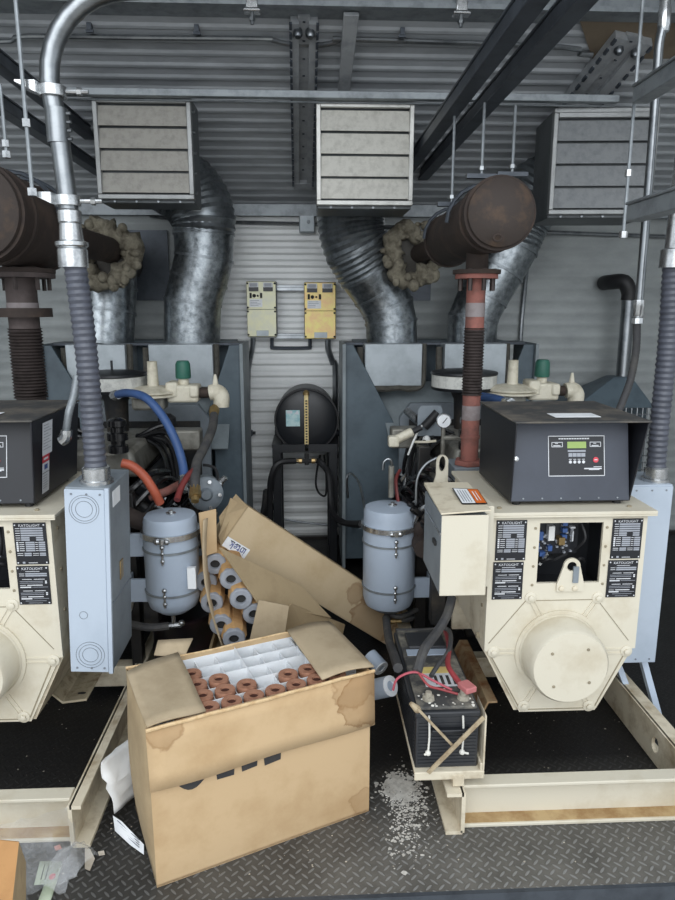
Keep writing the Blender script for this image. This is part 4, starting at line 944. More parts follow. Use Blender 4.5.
MB().tube([at(266, 492, Y=4.55), at(266, 493, Y=4.42), at(265, 505, Y=4.4), at(264, 514, Y=4.4), at(273, 506, Y=4.3)], .022, 10, 4).build('elbow', 'grey_hose', r)
tube_thing('steel_tube', [at(348, 498, Y=3.6), at(347, 478, Y=3.6), at(352, 474, Y=3.6), at(360, 485, Y=3.4), at(366, 515, Y=3.0)], .007, 'steel', 'thin steel tube looping up beside the right blue canister', 'tube')

# ================================================================== BLUE-GREY CANISTERS
def canister(c, R, z0, z1, label, ear, has_text=False):
    r = thing('canister', (c.x, c.y, z0), label, 'canister'); H = z1 - z0
    MB().lathe((c.x, c.y, z0), (0, 0, 1), [(.001, -.0), (R * .55, .006), (R * .9, .035), (R, .07), (R, H * .8)], 48).build('body', 'grey_blue', r)
    MB().lathe((c.x, c.y, z0 + H * .8), (0, 0, 1), [(R, 0), (R * .99, .02), (R * .985, H * .14), (R * .93, H * .175), (R * .55, H * .196), (.001, H * .2)], 48).build('lid', 'grey_blue', r)
    k = MB().ring((c.x, c.y, z0 + H * .79), (0, 0, 1), R + .01, R - .005, .022, 48).build('clamp_ring', 'chrome', r)
    for z in (.66, .24):
        MB().ring((c.x, c.y, z0 + H * z), (0, 0, 1), R + .005, R - .005, .008, 48).build('strap_band', 'strut', r)
    ang = -math.pi / 2 + (.12 if ear > 0 else -.1); f = V((math.cos(ang), math.sin(ang), 0)); p = V((c.x, c.y, 0)) + f * (R + .008)
    t = V((-f.y, f.x, 0))
    for z, n in ((.80, 'clamp_latch'), (.66, 'strap_latch'), (.24, 'strap_latch')):
        q = p + V((0, 0, z0 + H * z)); m = MB()
        if n == 'clamp_latch': m.cyl(q - t * .03, q + t * .03, .006, seg=8).sph(q - t * .018, .013, 8).sph(q + t * .018, .013, 8).cyl(q + V((0, 0, -.01)), q + V((0, 0, .01)), .011, seg=8)
        else: m.cyl(q + V((0, 0, -.035)), q + V((0, 0, .04)), .005, seg=8).sph(q + V((0, 0, .035)), .01, 8).sph(q - V((0, 0, .02)), .009, 8).sph(q + V((0, 0, .01)), .008, 8)
        m.build(n, 'chrome', r)
    m = MB().lathe((c.x + .01, c.y - .02, z0 + H), (0, 0, 1), [(.02, -.008), (.02, .004), (.01, .006), (.01, .014)], 8); m.build('vent_plug', 'chrome', r)
    s = ear
    for z in (.60, .14):
        x0 = c.x + s * R * .75; x1 = c.x + s * (R + .075); zz = z0 + H * z
        MB().bb(min(x0, x1), max(x0, x1), c.y - .02, c.y + .0, zz - .01, zz + .085).bb(min(x1, x1 - s * .008), max(x1, x1 - s * .008), c.y - .02, c.y + .07, zz - .01, zz + .085).build('mounting_ear', 'grey_blue', r, bevel=.004)
    return r
cL = at(172, 560, Y=2.55); cR = at(389, 555, Y=2.85)
cl = canister(cL, .105, at(172, 622, Y=2.45).z, at(172, 512, Y=2.55).z, 'blue-grey metal canister with a torn label, beside the burst carton of filters', -1)
cr = canister(cR, .116, at(389, 609, Y=2.85).z, at(389, 504, Y=2.85).z, 'blue-grey metal canister beside the cream junction box, above the stained long carton', 1)
q = at(193, 577, Y=2.47); MB().bb(q.x - .02, q.x + .012, q.y - .01, q.y + .01, q.z - .045, q.z + .04).build('torn_label', 'paper', cl)
# dark posts carrying them
for x0, x1, y, z1, lb in ((at(128, 600, Y=2.62).x, at(139, 600, Y=2.62).x, 2.62, .88, 'dark square post behind the tall grey box, holding the left canister'), (at(415, 600, Y=2.9).x, at(426, 600, Y=2.9).x, 2.9, 1.0, 'dark square post behind the junction box, holding the right canister')):
    r = thing('support_post', ((x0 + x1) / 2, y, 0), lb, 'post')
    MB().bb(x0, x1, y, y + .05, 0, z1).build('upright', 'oil', r, bevel=.003); MB().bb(x0 - .03, x1 + .03, y - .03, y + .08, 0, .012).build('foot_plate', 'oil', r)
# lines under right canister and under left
r = thing('drain_line', at(390, 620, Y=2.85), 'dark hose with brass fittings under the right canister', 'hose')
b0 = V((cR.x, cR.y, at(389, 609, Y=2.85).z))
MB().cyl(b0 + V((0, 0, .01)), b0 - V((0, 0, .06)), .018, seg=10).build('drain_neck', 'grey_hose', r)
MB().tube([b0 - V((0, 0, .05)), b0 + V((.03, 0, -.055)), b0 + V((.1, .02, -.06)), b0 + V((.14, .1, -.08))], .014, 8, 4).tube([b0 - V((0, 0, .02)), b0 + V((.05, -.03, -.025)), b0 + V((.14, .05, -.03))], .012, 8, 4).build('drain_hose', 'grey_hose', r)
MB().lathe(b0 + V((.02, -.01, -.03)), (1, 0, 0), [(.014, 0), (.014, .02), (.01, .022), (.01, .04)], 8).lathe(b0 + V((.01, -.01, -.055)), (1, 0, 0), [(.014, 0), (.014, .02), (.01, .022), (.01, .05)], 8).build('brass_fitting', 'brass', r)
b1 = V((cL.x, cL.y - .03, at(172, 622, Y=2.45).z - .03))
r = thing('drain_line', b1, 'dark hose with bright valve under the left canister', 'hose')
MB().tube([b1 + V((-.2, .05, -.03)), b1 + V((-.1, 0, -.025)), b1 + V((-.02, 0, -.02))], .016, 8, 4).build('drain_hose', 'grey_hose', r)
MB().cyl(b1 + V((-.03, 0, -.02)), b1 + V((.03, 0, -.015)), .012, seg=8).cyl(b1 + V((0, 0, -.02)), b1 + V((0, 0, .03)), .009, seg=8).sph(b1 + V((.03, 0, -.01)), .014, 8).build('drain_valve', 'chrome', r)
# black drum under the left canister
d0 = at(185, 640, Y=2.72); 
r = thing('drum', (d0.x, 2.72, 0), 'glossy black drum under the left canister beside the spilled carton', 'drum')
MB().lathe((d0.x, 2.72, 0), (0, 0, 1), [(.13, 0), (.135, .01), (.13, .02), (.13, .16), (.136, .17), (.136, .185), (.13, .195), (.13, .31), (.137, .32), (.137, .335), (.13, .34), (.12, .33)], 40).build('drum_body', 'drum', r)

# ================================================================== ENGINES
def engine():
    X = .84
    r = thing('engine', (X, 3.1, .165), 'black engine behind the junction box, largely hidden by the control panel', 'engine')
    MB().prism([(X - .2, 2.66, .3), (X + .2, 2.66, .3), (X + .24, 2.66, .6), (X + .16, 2.66, .78), (X - .16, 2.66, .78), (X - .24, 2.66, .6)], (0, .85, 0)).build('block', 'engine', r, bevel=.01)
    MB().bb(X - .16, X + .16, 2.7, 3.45, .18, .3).build('oil_pan', 'oil', r, bevel=.02)
    MB().lathe((X, 2.6, .48), (0, 1, 0), [(.24, 0), (.24, .07), (.2, .1)], 32).build('flywheel_housing', 'engine_gr', r)
    for s in (-1, 1):
        R = Matrix.Rotation(s * math.radians(38), 3, 'Y')
        hd = MB().box((X + s * .245, 3.08, .74), (.2, .7, .13), R).build('cylinder_head', 'engine', r, bevel=.015)
        MB().box((X + s * .275, 3.08, .835), (.13, .64, .07), R).build('valve_cover', 'engine_gr' if s < 0 else 'black', hd, bevel=.02)
        # exhaust manifold
        m = MB(); y0 = 2.8
        for k in range(4): m.tube([(X + s * .33, 2.78 + k * .18, .69), (X + s * .35, 2.78 + k * .18, .67), (X + s * .35, 2.80 + k * .18, .62)], .032, 10, 4)
        m.tube([(X + s * .35, 2.7, .60), (X + s * .35, 3.4, .60)], .042, 12, 1); m.build('exhaust_manifold', 'rust_dk', r)
        # plug leads
        for k in range(8):
            a = V((X + s * random.uniform(.1, .16), 3.3 + random.uniform(-.05, .05), .98)); b = V((X + s * .33, 2.76 + .085 * k, .72))
            MB().tube([a, lerp(a, b, .35) + V((s * .08, 0, .06 + .012 * k)), lerp(a, b, .75) + V((s * .07, -.02, .04)), b], .0105, 7, 6).lathe(b, (s * 1, -.2, .6), [(.013, -.02), (.018, .0), (.015, .07), (.01, .085)], 8).build('spark_plug_lead', 'lead', r)
            if k % 2: MB().lathe(b + V((s * .02, -.004, .015)), (s * 1, -.2, .6), [(.0195, 0), (.0195, .012)], 8).build('lead_clip', 'chrome', r)
        m = MB()
        for k in range(7): m.tube([(X + s * (.3 + .02 * (k % 3)), 2.74 + k * .1, .80), (X + s * (.36 + .015 * (k % 2)), 2.76 + k * .1, .75), (X + s * .38, 2.78 + k * .1, .69)], .011, 6, 4)
        m.build('wire_loom_clips', 'chrome', r)
        m = MB()
        for k in range(5): m.tube([(X + s * (.2 + .03 * k), 2.68, .85 - .05 * k), (X + s * (.3 + .03 * k), 2.75 + .05 * k, .93 - .04 * k), (X + s * (.32 + .03 * k), 3.1, .86 - .05 * k), (X + s * (.26 + .02 * k), 3.4, .9 - .05 * k)], .014 - .001 * k, 7, 5)
        m.build('cable_loom', 'lead', r)
        # small accessories
        if s > 0: MB().lathe((X + s * .40, 2.72, .50), (0, -1, 0), [(.075, -.12), (.078, -.04), (.06, 0), (.02, .005)], 24).build('accessory_motor', 'engine_gr', r)
        MB().box((X + s * .34, 3.3, .97), (.17, .1, .1)).build('coil_box', 'engine_gr', r, bevel=.01)
        MB().lathe((X + s * .24, 3.4, .86), (0, 0, 1), [(.045, 0), (.045, .09), (.04, .1), (.04, .13), (.045, .14), (.045, .2), (.02, .22)], 16).build('oil_filler', 'rubber', r)
        MB().bb(X + s * .3 - .03, X + s * .3 + .03, 2.6, 2.66, .30, .5).build('bell_bracket', 'engine', r, bevel=.004)
    MB().lathe((X - .02, 3.45, .78), (0, 0, 1), [(.12, 0), (.1, .08), (.05, .14), (.06, .36), (.09, .42)], 20).build('intake_riser', 'engine', r)
    MB().prism([(X - .2, 2.95, .86), (X + .2, 2.95, .86), (X + .17, 2.95, .985), (X - .17, 2.95, .985)], (0, .6, 0)).build('intake_manifold', 'engine_gr', r, bevel=.02)
    for x_ in (-.13, .13): MB().lathe((X + x_, 2.9, .99), (0, 0, 1), [(.042, 0), (.042, .03), (.03, .034), (.03, .05), (.044, .054), (.044, .085), (.03, .09), (.03, .11), (.04, .115), (.04, .14), (.02, .15)], 18).build('breather_cap', 'lead', r)
    ac = V((at(464, 378, Y=3.45).x, 3.45, 1.205))
    f = MB().lathe(ac, (0, 0, 1), [(.05, -.02), (.165, -.015), (.17, 0), (.10, .002)], 36).build('air_cleaner_base', 'black', r)
    m = MB(); n = 60; rs = [[], []]
    for i in range(n * 2):
        a = math.pi * i / n; rr = .166 if i % 2 else .161; rs[0].append(ac + V((rr * math.cos(a), rr * math.sin(a), 0))); rs[1].append(ac + V((rr * math.cos(a), rr * math.sin(a), .062)))
    m.rings(rs); m.build('air_filter_element', 'filter_wh', r, angle=80)
    m = MB().lathe(ac + V((0, 0, .062)), (0, 0, 1), [(.168, 0), (.172, .004), (.168, .014), (.12, .022), (.03, .028)], 36).lathe(ac + V((0, 0, .088)), (0, 0, 1), [(.006, 0), (.006, .05)], 8); m.build('air_cleaner_lid', 'black', r)
    # gas train: regulator, valve, elbow
    g0 = at(512, 390, Y=3.35)
    m = MB().lathe(g0 + V((0, 0, -.005)), (0, 0, 1), [(.1, -.018), (.125, -.012), (.125, -.004), (.11, .0), (.125, .004), (.125, .012), (.08, .03), (.04, .036)], 32); m.build('gas_regulator', 'ivory', r)
    MB().cyl(g0 + V((0, 0, .03)), g0 + V((0, 0, .15)), .028, .024, 16).build('regulator_stack', 'ivory', r)
    MB().box(g0 + V((-.02, 0, -.05)), (.16, .11, .07)).build('regulator_body', 'engine_gr', r, bevel=.015)
    MB().cyl(g0 + V((.06, 0, -.005)), g0 + V((.12, 0, -.005)), .03, seg=14).build('pipe_nipple', 'rust_dk', r)
    v0 = V((at(541, 390, Y=3.35).x, 3.35, g0.z - .005))
    m = MB().box(v0, (.15, .11, .085)).box(v0 + V((-.05, 0, .02)), (.06, .12, .075)).box(v0 + V((.055, 0, .012)), (.045, .13, .06)).cyl(v0 + V((0, 0, .03)), v0 + V((0, 0, .075)), .026, seg=14); m.build('gas_valve', 'ivory', r, bevel=.012)
    MB().lathe(v0 + V((0, 0, .072)), (0, 0, 1), [(.036, 0), (.038, .01), (.036, .07), (.028, .085)], 14).build('valve_solenoid_cap', 'green', r)
    MB().cyl(v0 + V((.07, 0, 0)), v0 + V((.12, 0, 0)), .026, seg=12).build('pipe_nipple', 'rust_dk', r)
    e0 = v0 + V((.125, 0, 0)); MB().tube([e0, e0 + V((.035, 0, .002)), e0 + V((.055, 0, -.02)), e0 + V((.055, 0, -.07))], [.038, .042, .042, .038], 14, 4).lathe(e0 + V((.03, 0, .03)), (0, 0, 1), [(.016, 0), (.012, .03), (.006, .06)], 8).build('pipe_elbow', 'ivory', r)
    return r
en = engine()
dup(en, V((-1.785, 0, 0)), 'black gas engine with blue and orange hoses over it, behind the ringed box')
# hoses (each hose its own thing)
def hose(name, L, r, mt, label, ends=True, endm='chrome'):
    pts = [at(u, v, Y=y) for u, v, y in L]
    root = thing(name, pts[-1], label, 'hose'); MB().tube(pts, r, 12, 8).build('hose_body', mt, root)
    if ends:
        for k, (p, q) in enumerate(((pts[0], pts[1]), (pts[-1], pts[-2]))):
            t = (q - p).normalized(); MB().lathe(p - t * .045, t, [(r * .8, 0), (r * .8, .02), (r * 1.25, .022), (r * 1.25, .045), (r * 1.1, .05), (r * 1.1, .07)], 8).build('hose_fitting', endm, root)
    return root
hose('coolant_hose', [(116, 395, 3.1), (128, 393, 3.0), (146, 398, 2.9), (163, 417, 2.85), (176, 442, 2.8), (183, 466, 2.75), (184, 482, 2.7)], .0185, 'blue_hose', 'blue rubber hose arching over the left engine')
hose('coolant_hose', [(122, 463, 2.5), (132, 466, 2.5), (144, 476, 2.5), (154, 491, 2.5), (160, 503, 2.52)], .0175, 'orange_hose', 'orange rubber hose running into the top of the left canister', ends=False)
hose('coolant_hose', [(197, 468, 2.75), (188, 476, 2.7), (181, 488, 2.65), (177, 500, 2.6)], .013, 'maroon_hose', 'short maroon hose behind the left canister', ends=False)
hose('fuel_gas_hose', [(214, 412, 3.25), (213, 425, 3.15), (209, 437, 3.0), (203, 450, 2.9), (197, 462, 2.8), (195, 478, 2.7), (195, 492, 2.65)], .0205, 'grey_hose', 'thick dark gas hose with brass fittings at the right of the left engine', endm='brass')
hose('breather_hose', [(122, 514, 2.5), (130, 517, 2.5), (140, 521, 2.55), (150, 521, 2.6)], .035, 'rust_dk', 'brown bent pipe behind the tall grey box going to the left canister', ends=False)
hose('coolant_hose', [(476, 396, 3.15), (484, 397, 3.1), (495, 399, 3.0), (508, 403, 2.9)], .021, 'blue_hose', 'short piece of blue hose behind the right control panel')
hose('copper_line', [(188, 480, 2.9), (175, 487, 2.8), (165, 492, 2.75), (150, 497, 2.75)], .018, 'rust_red', 'rusty pipe across the left engine above the canister', ends=False)
# oil pressure line / water pump cluster left
p = at(206, 494, Y=2.85); r = thing('belt_pulley', p, 'round grey pump cover beside the gas hose of the left engine', 'pump')
MB().lathe(p, (.2, -1, .1), [(.075, -.08), (.075, 0), (.06, .012), (.03, .014), (.02, .03)], 28).build('pump_cover', 'grey_side', r)
m = MB()
for k in range(5): m.lathe(p + V((.06 * math.cos(k * 1.26), -.01, .06 * math.sin(k * 1.26))), (.2, -1, .1), [(.009, 0), (.009, .012)], 6)
m.build('cover_bolts', 'chrome', r)
p = at(219, 484, Y=2.9); r = thing('hose_valve', p, 'small bright valve at the end of a thin black hose right of the pump cover', 'valve')
MB().cyl(p, p + V((.03, 0, .03)), .014, seg=8).sph(p, .02, 8).build('valve_body', 'chrome', r)
MB().tube([p, at(216, 470, Y=2.9), at(210, 466, Y=2.9), at(203, 465, Y=2.9)], .007, 6, 5).build('thin_hose', 'rubber', r)
# right engine visible extras: gauge, lifting eye, bracket, tubes
p = at(444, 421, Y=3.0); r = thing('pressure_gauge', p, 'small round white pressure gauge left of the red exhaust pipe', 'gauge')
MB().lathe(p, (-.1, -1, .05), [(.034, -.02), (.034, 0), (.03, .003)], 24).build('gauge_case', 'chrome', r)
MB().lathe(p + V((0, -.004, 0)), (-.1, -1, .05), [(.029, 0), (.0285, .001)], 24).build('gauge_dial', 'paper', r)
MB().box(p + V((.003, -.007, .003)), (.032, .001, .003), Matrix.Rotation(-.9, 3, 'Y')).build('gauge_needle', 'dark_hole', r)
MB().cyl(p + V((0, .01, -.03)), p + V((0, .01, -.16)), .01, seg=8).cyl(p + V((0, .01, -.08)), p + V((.12, .01, -.08)), .012, seg=8).build('gauge_stem', 'engine_gr', r)
def eye_plate():
    y = 2.62; top = at(442.5, 461, Y=y); R = .024; n = 12
    r = thing('lifting_eye', at(440, 500, Y=y), 'cream lifting eye plate above the junction box, on the right engine', 'lifting eye')
    base = at(441, 500, Y=y)
    out = [top + V((R * math.cos(a), 0, R * math.sin(a))) for a in [math.pi * k / n for k in range(n + 1)]] + [top + V((-R, 0, -.06)), base + V((-.055, 0, -.02)), base + V((.05, 0, -.02)), top + V((R, 0, -.08))]
    inn = [top + V((.013 * math.cos(2 * math.pi * k / len(out)), 0, -.012 + .032 * math.sin(2 * math.pi * k / len(out)))) for k in range(len(out))]
    m = MB()
    for k in range(len(out)):
        j = (k + 1) % len(out); q = [out[k], out[j], inn[j], inn[k]]; m.hexa(q + [z + V((0, .012, 0)) for z in q])
    m.build('plate', 'ivory', r, angle=20)
    MB().lathe(base + V((0, -.002, .02)), (0, -1, 0), [(.016, 0), (.014, .01)], 12).build('eye_bolt', 'dark_hole', r)
eye_plate()
p = at(430, 420, Y=3.2); r = thing('coil_module', p, 'small black ignition module on a grey plate left of the pressure gauge', 'module')
MB().prism([p + V((x, 0, z)) for x, z in ((-.06, .05), (-.045, .07), (.05, .07), (.06, .05), (.06, -.08), (-.06, -.08))], (0, .012, 0)).build('mounting_plate', 'grey_side', r, bevel=.003)
MB().cyl(p + V((-.03, -.02, -.03)), p + V((.03, -.03, .04)), .022, seg=12).build('coil', 'rubber', r)
MB().sph(p + V((-.02, -.03, -.09)), .02, 10).build('white_cap', 'white', r)
for L, rr, mt, lb in (([(416, 505, 2.8), (417, 480, 2.8), (424, 466, 2.8), (434, 459, 2.8), (441, 457, 2.8)], .006, 'steel', 'thin pale tube looping over the junction box beside the lifting eye'),
                      ([(408, 455, 3.1), (414, 440, 3.1), (420, 428, 3.15), (426, 424, 3.2)], .005, 'white', 'thin white wire rising to the ignition module'),
                      ([(415, 442, 3.0), (425, 442, 2.95), (436, 441, 2.95)], .006, 'ivory', 'short pale wire below the ignition module'),
                      ([(400, 470, 3.0), (396, 480, 2.95), (398, 500, 2.9), (402, 520, 2.9)], .008, 'maroon_hose', 'thin maroon hose behind the right canister')):
    tube_thing('thin_wire', [at(u, v, Y=y) for u, v, y in L], rr, mt, lb, 'wire', 6)
p = at(402, 440, Y=3.1); r = thing('sensor_block', p, 'cream and grey sensor fitting above the right canister', 'sensor')
MB().cyl(p + V((-.03, 0, .0)), p + V((.05, 0, .04)), .022, seg=12).box(p + V((-.04, 0, -.005)), (.05, .05, .05)).build('sensor_body', 'ivory', r, bevel=.006)
MB().cyl(p + V((.045, 0, .038)), p + V((.09, 0, .06)), .014, seg=10).build('sensor_plug', 'rubber', r)
p = at(391, 480, Y=2.86); r = thing('vent_tube', p, 'bright bent vent tube standing on the right canister', 'tube')
MB().tube([at(383, 470, Y=2.86), at(384, 462, Y=2.86), at(389, 459, Y=2.86), at(392, 466, Y=2.86), at(391, 497, Y=2.86)], .006, 8, 5).build('tube', 'steel', r)
MB().cyl(at(391, 497, Y=2.86), at(391.5, 466, Y=2.86), .013, seg=10).build('sleeve', 'engine_gr', r)
p = at(399, 421, Y=3.5); r = thing('radiator_hose_pipe', p, 'bright short pipe stub on the radiator plate behind the right engine', 'pipe')
MB().cyl(at(407, 411, Y=3.65), at(418, 421, Y=3.55), .022, seg=12).build('stub', 'chrome', r)

# ================================================================== HOOD ON RIGHT WALL
r = thing('vent_hood', at(612, 400, Y=4.2), 'grey pyramid vent hood with wire cage and flue pipe on the back wall', 'vent hood')
a = [at(574, 408, Y=4.15), at(655, 408, Y=4.15), at(632, 377, Y=4.3), at(614, 377, Y=4.3)]
b = [V((a[0].x, 4.57, a[0].z)), V((a[1].x, 4.57, a[1].z)), V((a[2].x, 4.42, a[2].z)), V((a[3].x, 4.42, a[3].z))]
MB().hexa([a[0], a[1], b[1], b[0], a[3], a[2], b[2], b[3]]).build('cone', 'shroud', r, bevel=.004)
m = MB(); x0, x1 = a[0].x + .05, a[1].x; zb = at(640, 490, Y=4.15).z
for k in range(14): m.cyl((x0 + (x1 - x0) * k / 13, 4.16, zb), (x0 + (x1 - x0) * k / 13, 4.16, a[0].z), .005, seg=6)
for k in range(13): zz = zb + (a[0].z - zb) * k / 12; m.cyl((x0, 4.16, zz), (x1, 4.16, zz), .005, seg=6)
m.build('wire_guard', 'steel', r)
MB().bb(x0, x1, 4.25, 4.57, zb - .1, a[0].z).build('heater_case', 'shroud', r)
pp = [at(604, 283, Y=4.55), at(612, 282, Y=4.45), at(624, 282, Y=4.38), at(629, 292, Y=4.37), at(627, 320, Y=4.37), at(622, 378, Y=4.37)]
MB().tube(pp[3:], .042, 20, 4).build('flue_pipe', 'steel', r)
MB().tube(pp[:4] + [lerp(pp[3], pp[4], .3)], .048, 20, 4).build('flue_elbow', 'rubber', r)

# ================================================================== CARTONS
A = V((-.435, 1.633, 0)); e1 = V((.918, .397, 0)); e2 = V((-.397, .918, 0)); BL, BW, BH = .68, .345, .50
def bx(s, t, z): return A + e1 * s + e2 * t + V((0, 0, z))
st = [(tuple(bx(.04, -.01, .49)), .05, .75), (tuple(bx(.66, -.01, .42)), .085, .75), (tuple(bx(.62, 0, .47)), .07, .6), (tuple(bx(.66, -.005, .04)), .045, .6)]
M['card'] = mat('cardboard', (198, 170, 132), (182, 152, 113), .9, scale=5, bump=.05, bscale=100, stains=st, stain_col=(138, 102, 62))
M['card_b'] = mat('long_carton_cardboard', (194, 174, 142), (180, 158, 124), .9, scale=5, bump=.05, bscale=100, stains=[(tuple(at(372, 615, Y=2.97)), .13, .75), (tuple(at(352, 592, Y=2.9)), .05, .7)], stain_col=(128, 92, 58))
M['card_g'] = mat('grey_brown_cardboard', (168, 148, 116), (150, 130, 100), .9, scale=6, bump=.06, bscale=90)
r = thing('open_carton', bx(BL / 2, BW / 2, 0), 'open brown carton of brown-capped filter cartridges, standing on the plate floor', 'carton')
T = .006
m = MB().hexa([bx(0, 0, 0), bx(BL, 0, 0), bx(BL, T, 0), bx(0, T, 0), bx(0, 0, BH), bx(BL, 0, BH), bx(BL, T, BH), bx(0, T, BH)])
m.hexa([bx(0, BW - T, 0), bx(BL, BW - T, 0), bx(BL, BW, 0), bx(0, BW, 0), bx(0, BW - T, BH), bx(BL, BW - T, BH), bx(BL, BW, BH), bx(0, BW, BH)])
m.hexa([bx(BL - T, T, 0), bx(BL, T, 0), bx(BL, BW - T, 0), bx(BL - T, BW - T, 0), bx(BL - T, T, BH), bx(BL, T, BH), bx(BL, BW - T, BH), bx(BL - T, BW - T, BH)])
m.hexa([bx(0, 0, .001), bx(BL, 0, .001), bx(BL, BW, .001), bx(0, BW, .001), bx(0, 0, .008), bx(BL, 0, .008), bx(BL, BW, .008), bx(0, BW, .008)])
body = m.build('carton_body', 'card', r)
# grid of short slabs keeps the outer flap slightly wavy
def wavy(f, nu, nv, th, nrm):
    m = MB(); vs = []; fs = []
    for j in range(nv + 1):
        for i in range(nu + 1): vs.append(f(i / nu, j / nv))
    for j in range(nv):
        for i in range(nu): k = j * (nu + 1) + i; fs.append((k, k + 1, k + nu + 2, k + nu + 1))
    m.add(vs, fs); return m
wavy(lambda s, t: bx(-.022 * math.sin(math.pi * t) * math.sin(math.pi * s) ** .5, s * BW, BH * t), 8, 8, 0, None).build('end_panel', 'card_g', r, solid=.005)
fl = wavy(lambda s, t: bx(-.004 + s * (BL + .014), -.004 - .012 * t * (1 + .3 * math.sin(5 * s)) - .002, BH + .003 - t * (.183 + .004 * math.sin(9 * s))), 14, 4, .005, None).build('front_flap', 'card', r, solid=.006, label='wide front flap folded down over the carton face')
n = 12
m = MB(); m.tube([bx(-.004 + k / 12 * (BL + .014), -.007 - random.uniform(0, .002), BH + .001 + random.uniform(0, .003)) for k in range(13)], .005, 6, 1).build('torn_edge', 'card_edge', r)
m = MB(); m.tube([bx(k / 12 * BL, BW - .003, BH + .001 + random.uniform(0, .004)) for k in range(13)], .004, 6, 1).build('torn_edge', 'card_edge', r)
# left end flap folded in over the contents, sagging
Lf = [at(126, 672, Z=.508), at(147, 727, Z=.508), at(206, 710, Z=.50), at(178, 651, Z=.515)]
def quad(c, s, t): return c[0].lerp(c[1], t).lerp(c[3].lerp(c[2], t), s)
wavy(lambda s, t: quad(Lf, s, t) + V((0, 0, .004 * math.sin(math.pi * s) + .003 * math.sin(7 * t + 5 * s))), 8, 8, 0, None).build('end_flap', 'card_in', r, solid=.005, label='greyish left end flap folded over the filters')
Rf = [at(374, 666, Z=.507), at(330, 621, Z=.507), at(287, 630, Z=.512), at(322, 679, Z=.512)]
wavy(lambda s, t: quad(Rf, s, t) + V((0, 0, .01 * math.sin(math.pi * s))), 8, 8, 0, None).build('end_flap', 'card_in', r, solid=.005, label='right end flap folded over the filters')
Bf = [at(154, 655, Z=.50), at(184, 657, Z=.5), at(193, 638, Z=.53), at(158, 640, Z=.53)]
wavy(lambda s, t: quad(Bf, s, t), 3, 3, 0, None).build('back_flap', 'card_in', r, solid=.005)
# printed letter bottoms showing under the flap
m = MB(); y = -.0012
def pr(pts): m.add([bx(s, y, z) for s, z in pts], [tuple(range(len(pts)))])
def sz(u, v):
    d = FW + RT * ((u - 337.5) / F) + UP * ((450 - v) / F); o = V((0, 0, CH)); t = (A - o).dot(e2) / d.dot(e2); p = o + d * t; return ((p - A).dot(e1), p.z)
arc = [sz(171 + 42 * k / 10, 779 - .36 * 42 * k / 10 * .9 + 17 * math.sin(math.pi * k / 10)) for k in range(11)]
pr(arc + [(arc[-1][0], arc[-1][1] + .05), (arc[0][0], arc[0][1] + .05)])
for (u0, u1, v0, v1) in ((217, 234, 779.5, 774.5), (242, 257, 771.5, 765.5), (264.5, 280.5, 765.5, 759)):
    a_, b_ = sz(u0, v0), sz(u1, v1); o_ = .006 if u0 == 217 else 0; pr([a_, b_, (b_[0] + .004, b_[1] + .05), (a_[0] - .004, a_[1] + .05)])
m.build('printed_letters', 'shade', r, recalc=False, label='bottoms of black printed letters')
m = MB()
for (s, z, w) in ((.34, .40, .0), (.29, .37, 0)): m.add([bx(s + .012 * math.cos(a) * (1 + .3 * math.sin(3 * a)), -.0175, z + .008 * math.sin(a)) for a in [k * math.pi / 5 for k in range(10)]], [tuple(range(10))])
# white dividers
DZ0, DZ1 = .322, .485; px, py = .067, .066; ox, oy = .012, .008
m = MB()
for j in range(0, 6):
    t = oy + j * py
    if j == 0: continue
    m.hexa([bx(ox, t, DZ0), bx(BL - ox, t, DZ0), bx(BL - ox, t + .002, DZ0), bx(ox, t + .002, DZ0), bx(ox, t, DZ1 + .004 * (j % 2)), bx(BL - ox, t, DZ1), bx(BL - ox, t + .002, DZ1), bx(ox, t + .002, DZ1 + .004 * (j % 2))])
for i in range(1, 10):
    s = ox + i * px
    m.hexa([bx(s, oy, DZ0), bx(s + .002, oy, DZ0), bx(s + .002, BW - oy, DZ0), bx(s, BW - oy, DZ0), bx(s, oy, DZ1 - .008), bx(s + .002, oy, DZ1 - .008), bx(s + .002, BW - oy, DZ1 - .008 + (.02 if i == 5 else 0)), bx(s, BW - oy, DZ1 - .008)])
m.build('divider_grid', 'paper', r, label='white cardboard divider cells')
m = MB(); m.hexa([bx(ox, oy, DZ0 - .004), bx(BL - ox, oy, DZ0 - .004), bx(BL - ox, BW - oy, DZ0 - .004), bx(ox, BW - oy, DZ0 - .004), bx(ox, oy, DZ0), bx(BL - ox, oy, DZ0), bx(BL - ox, BW - oy, DZ0), bx(ox, BW - oy, DZ0)]).build('layer_pad', 'paper', r)
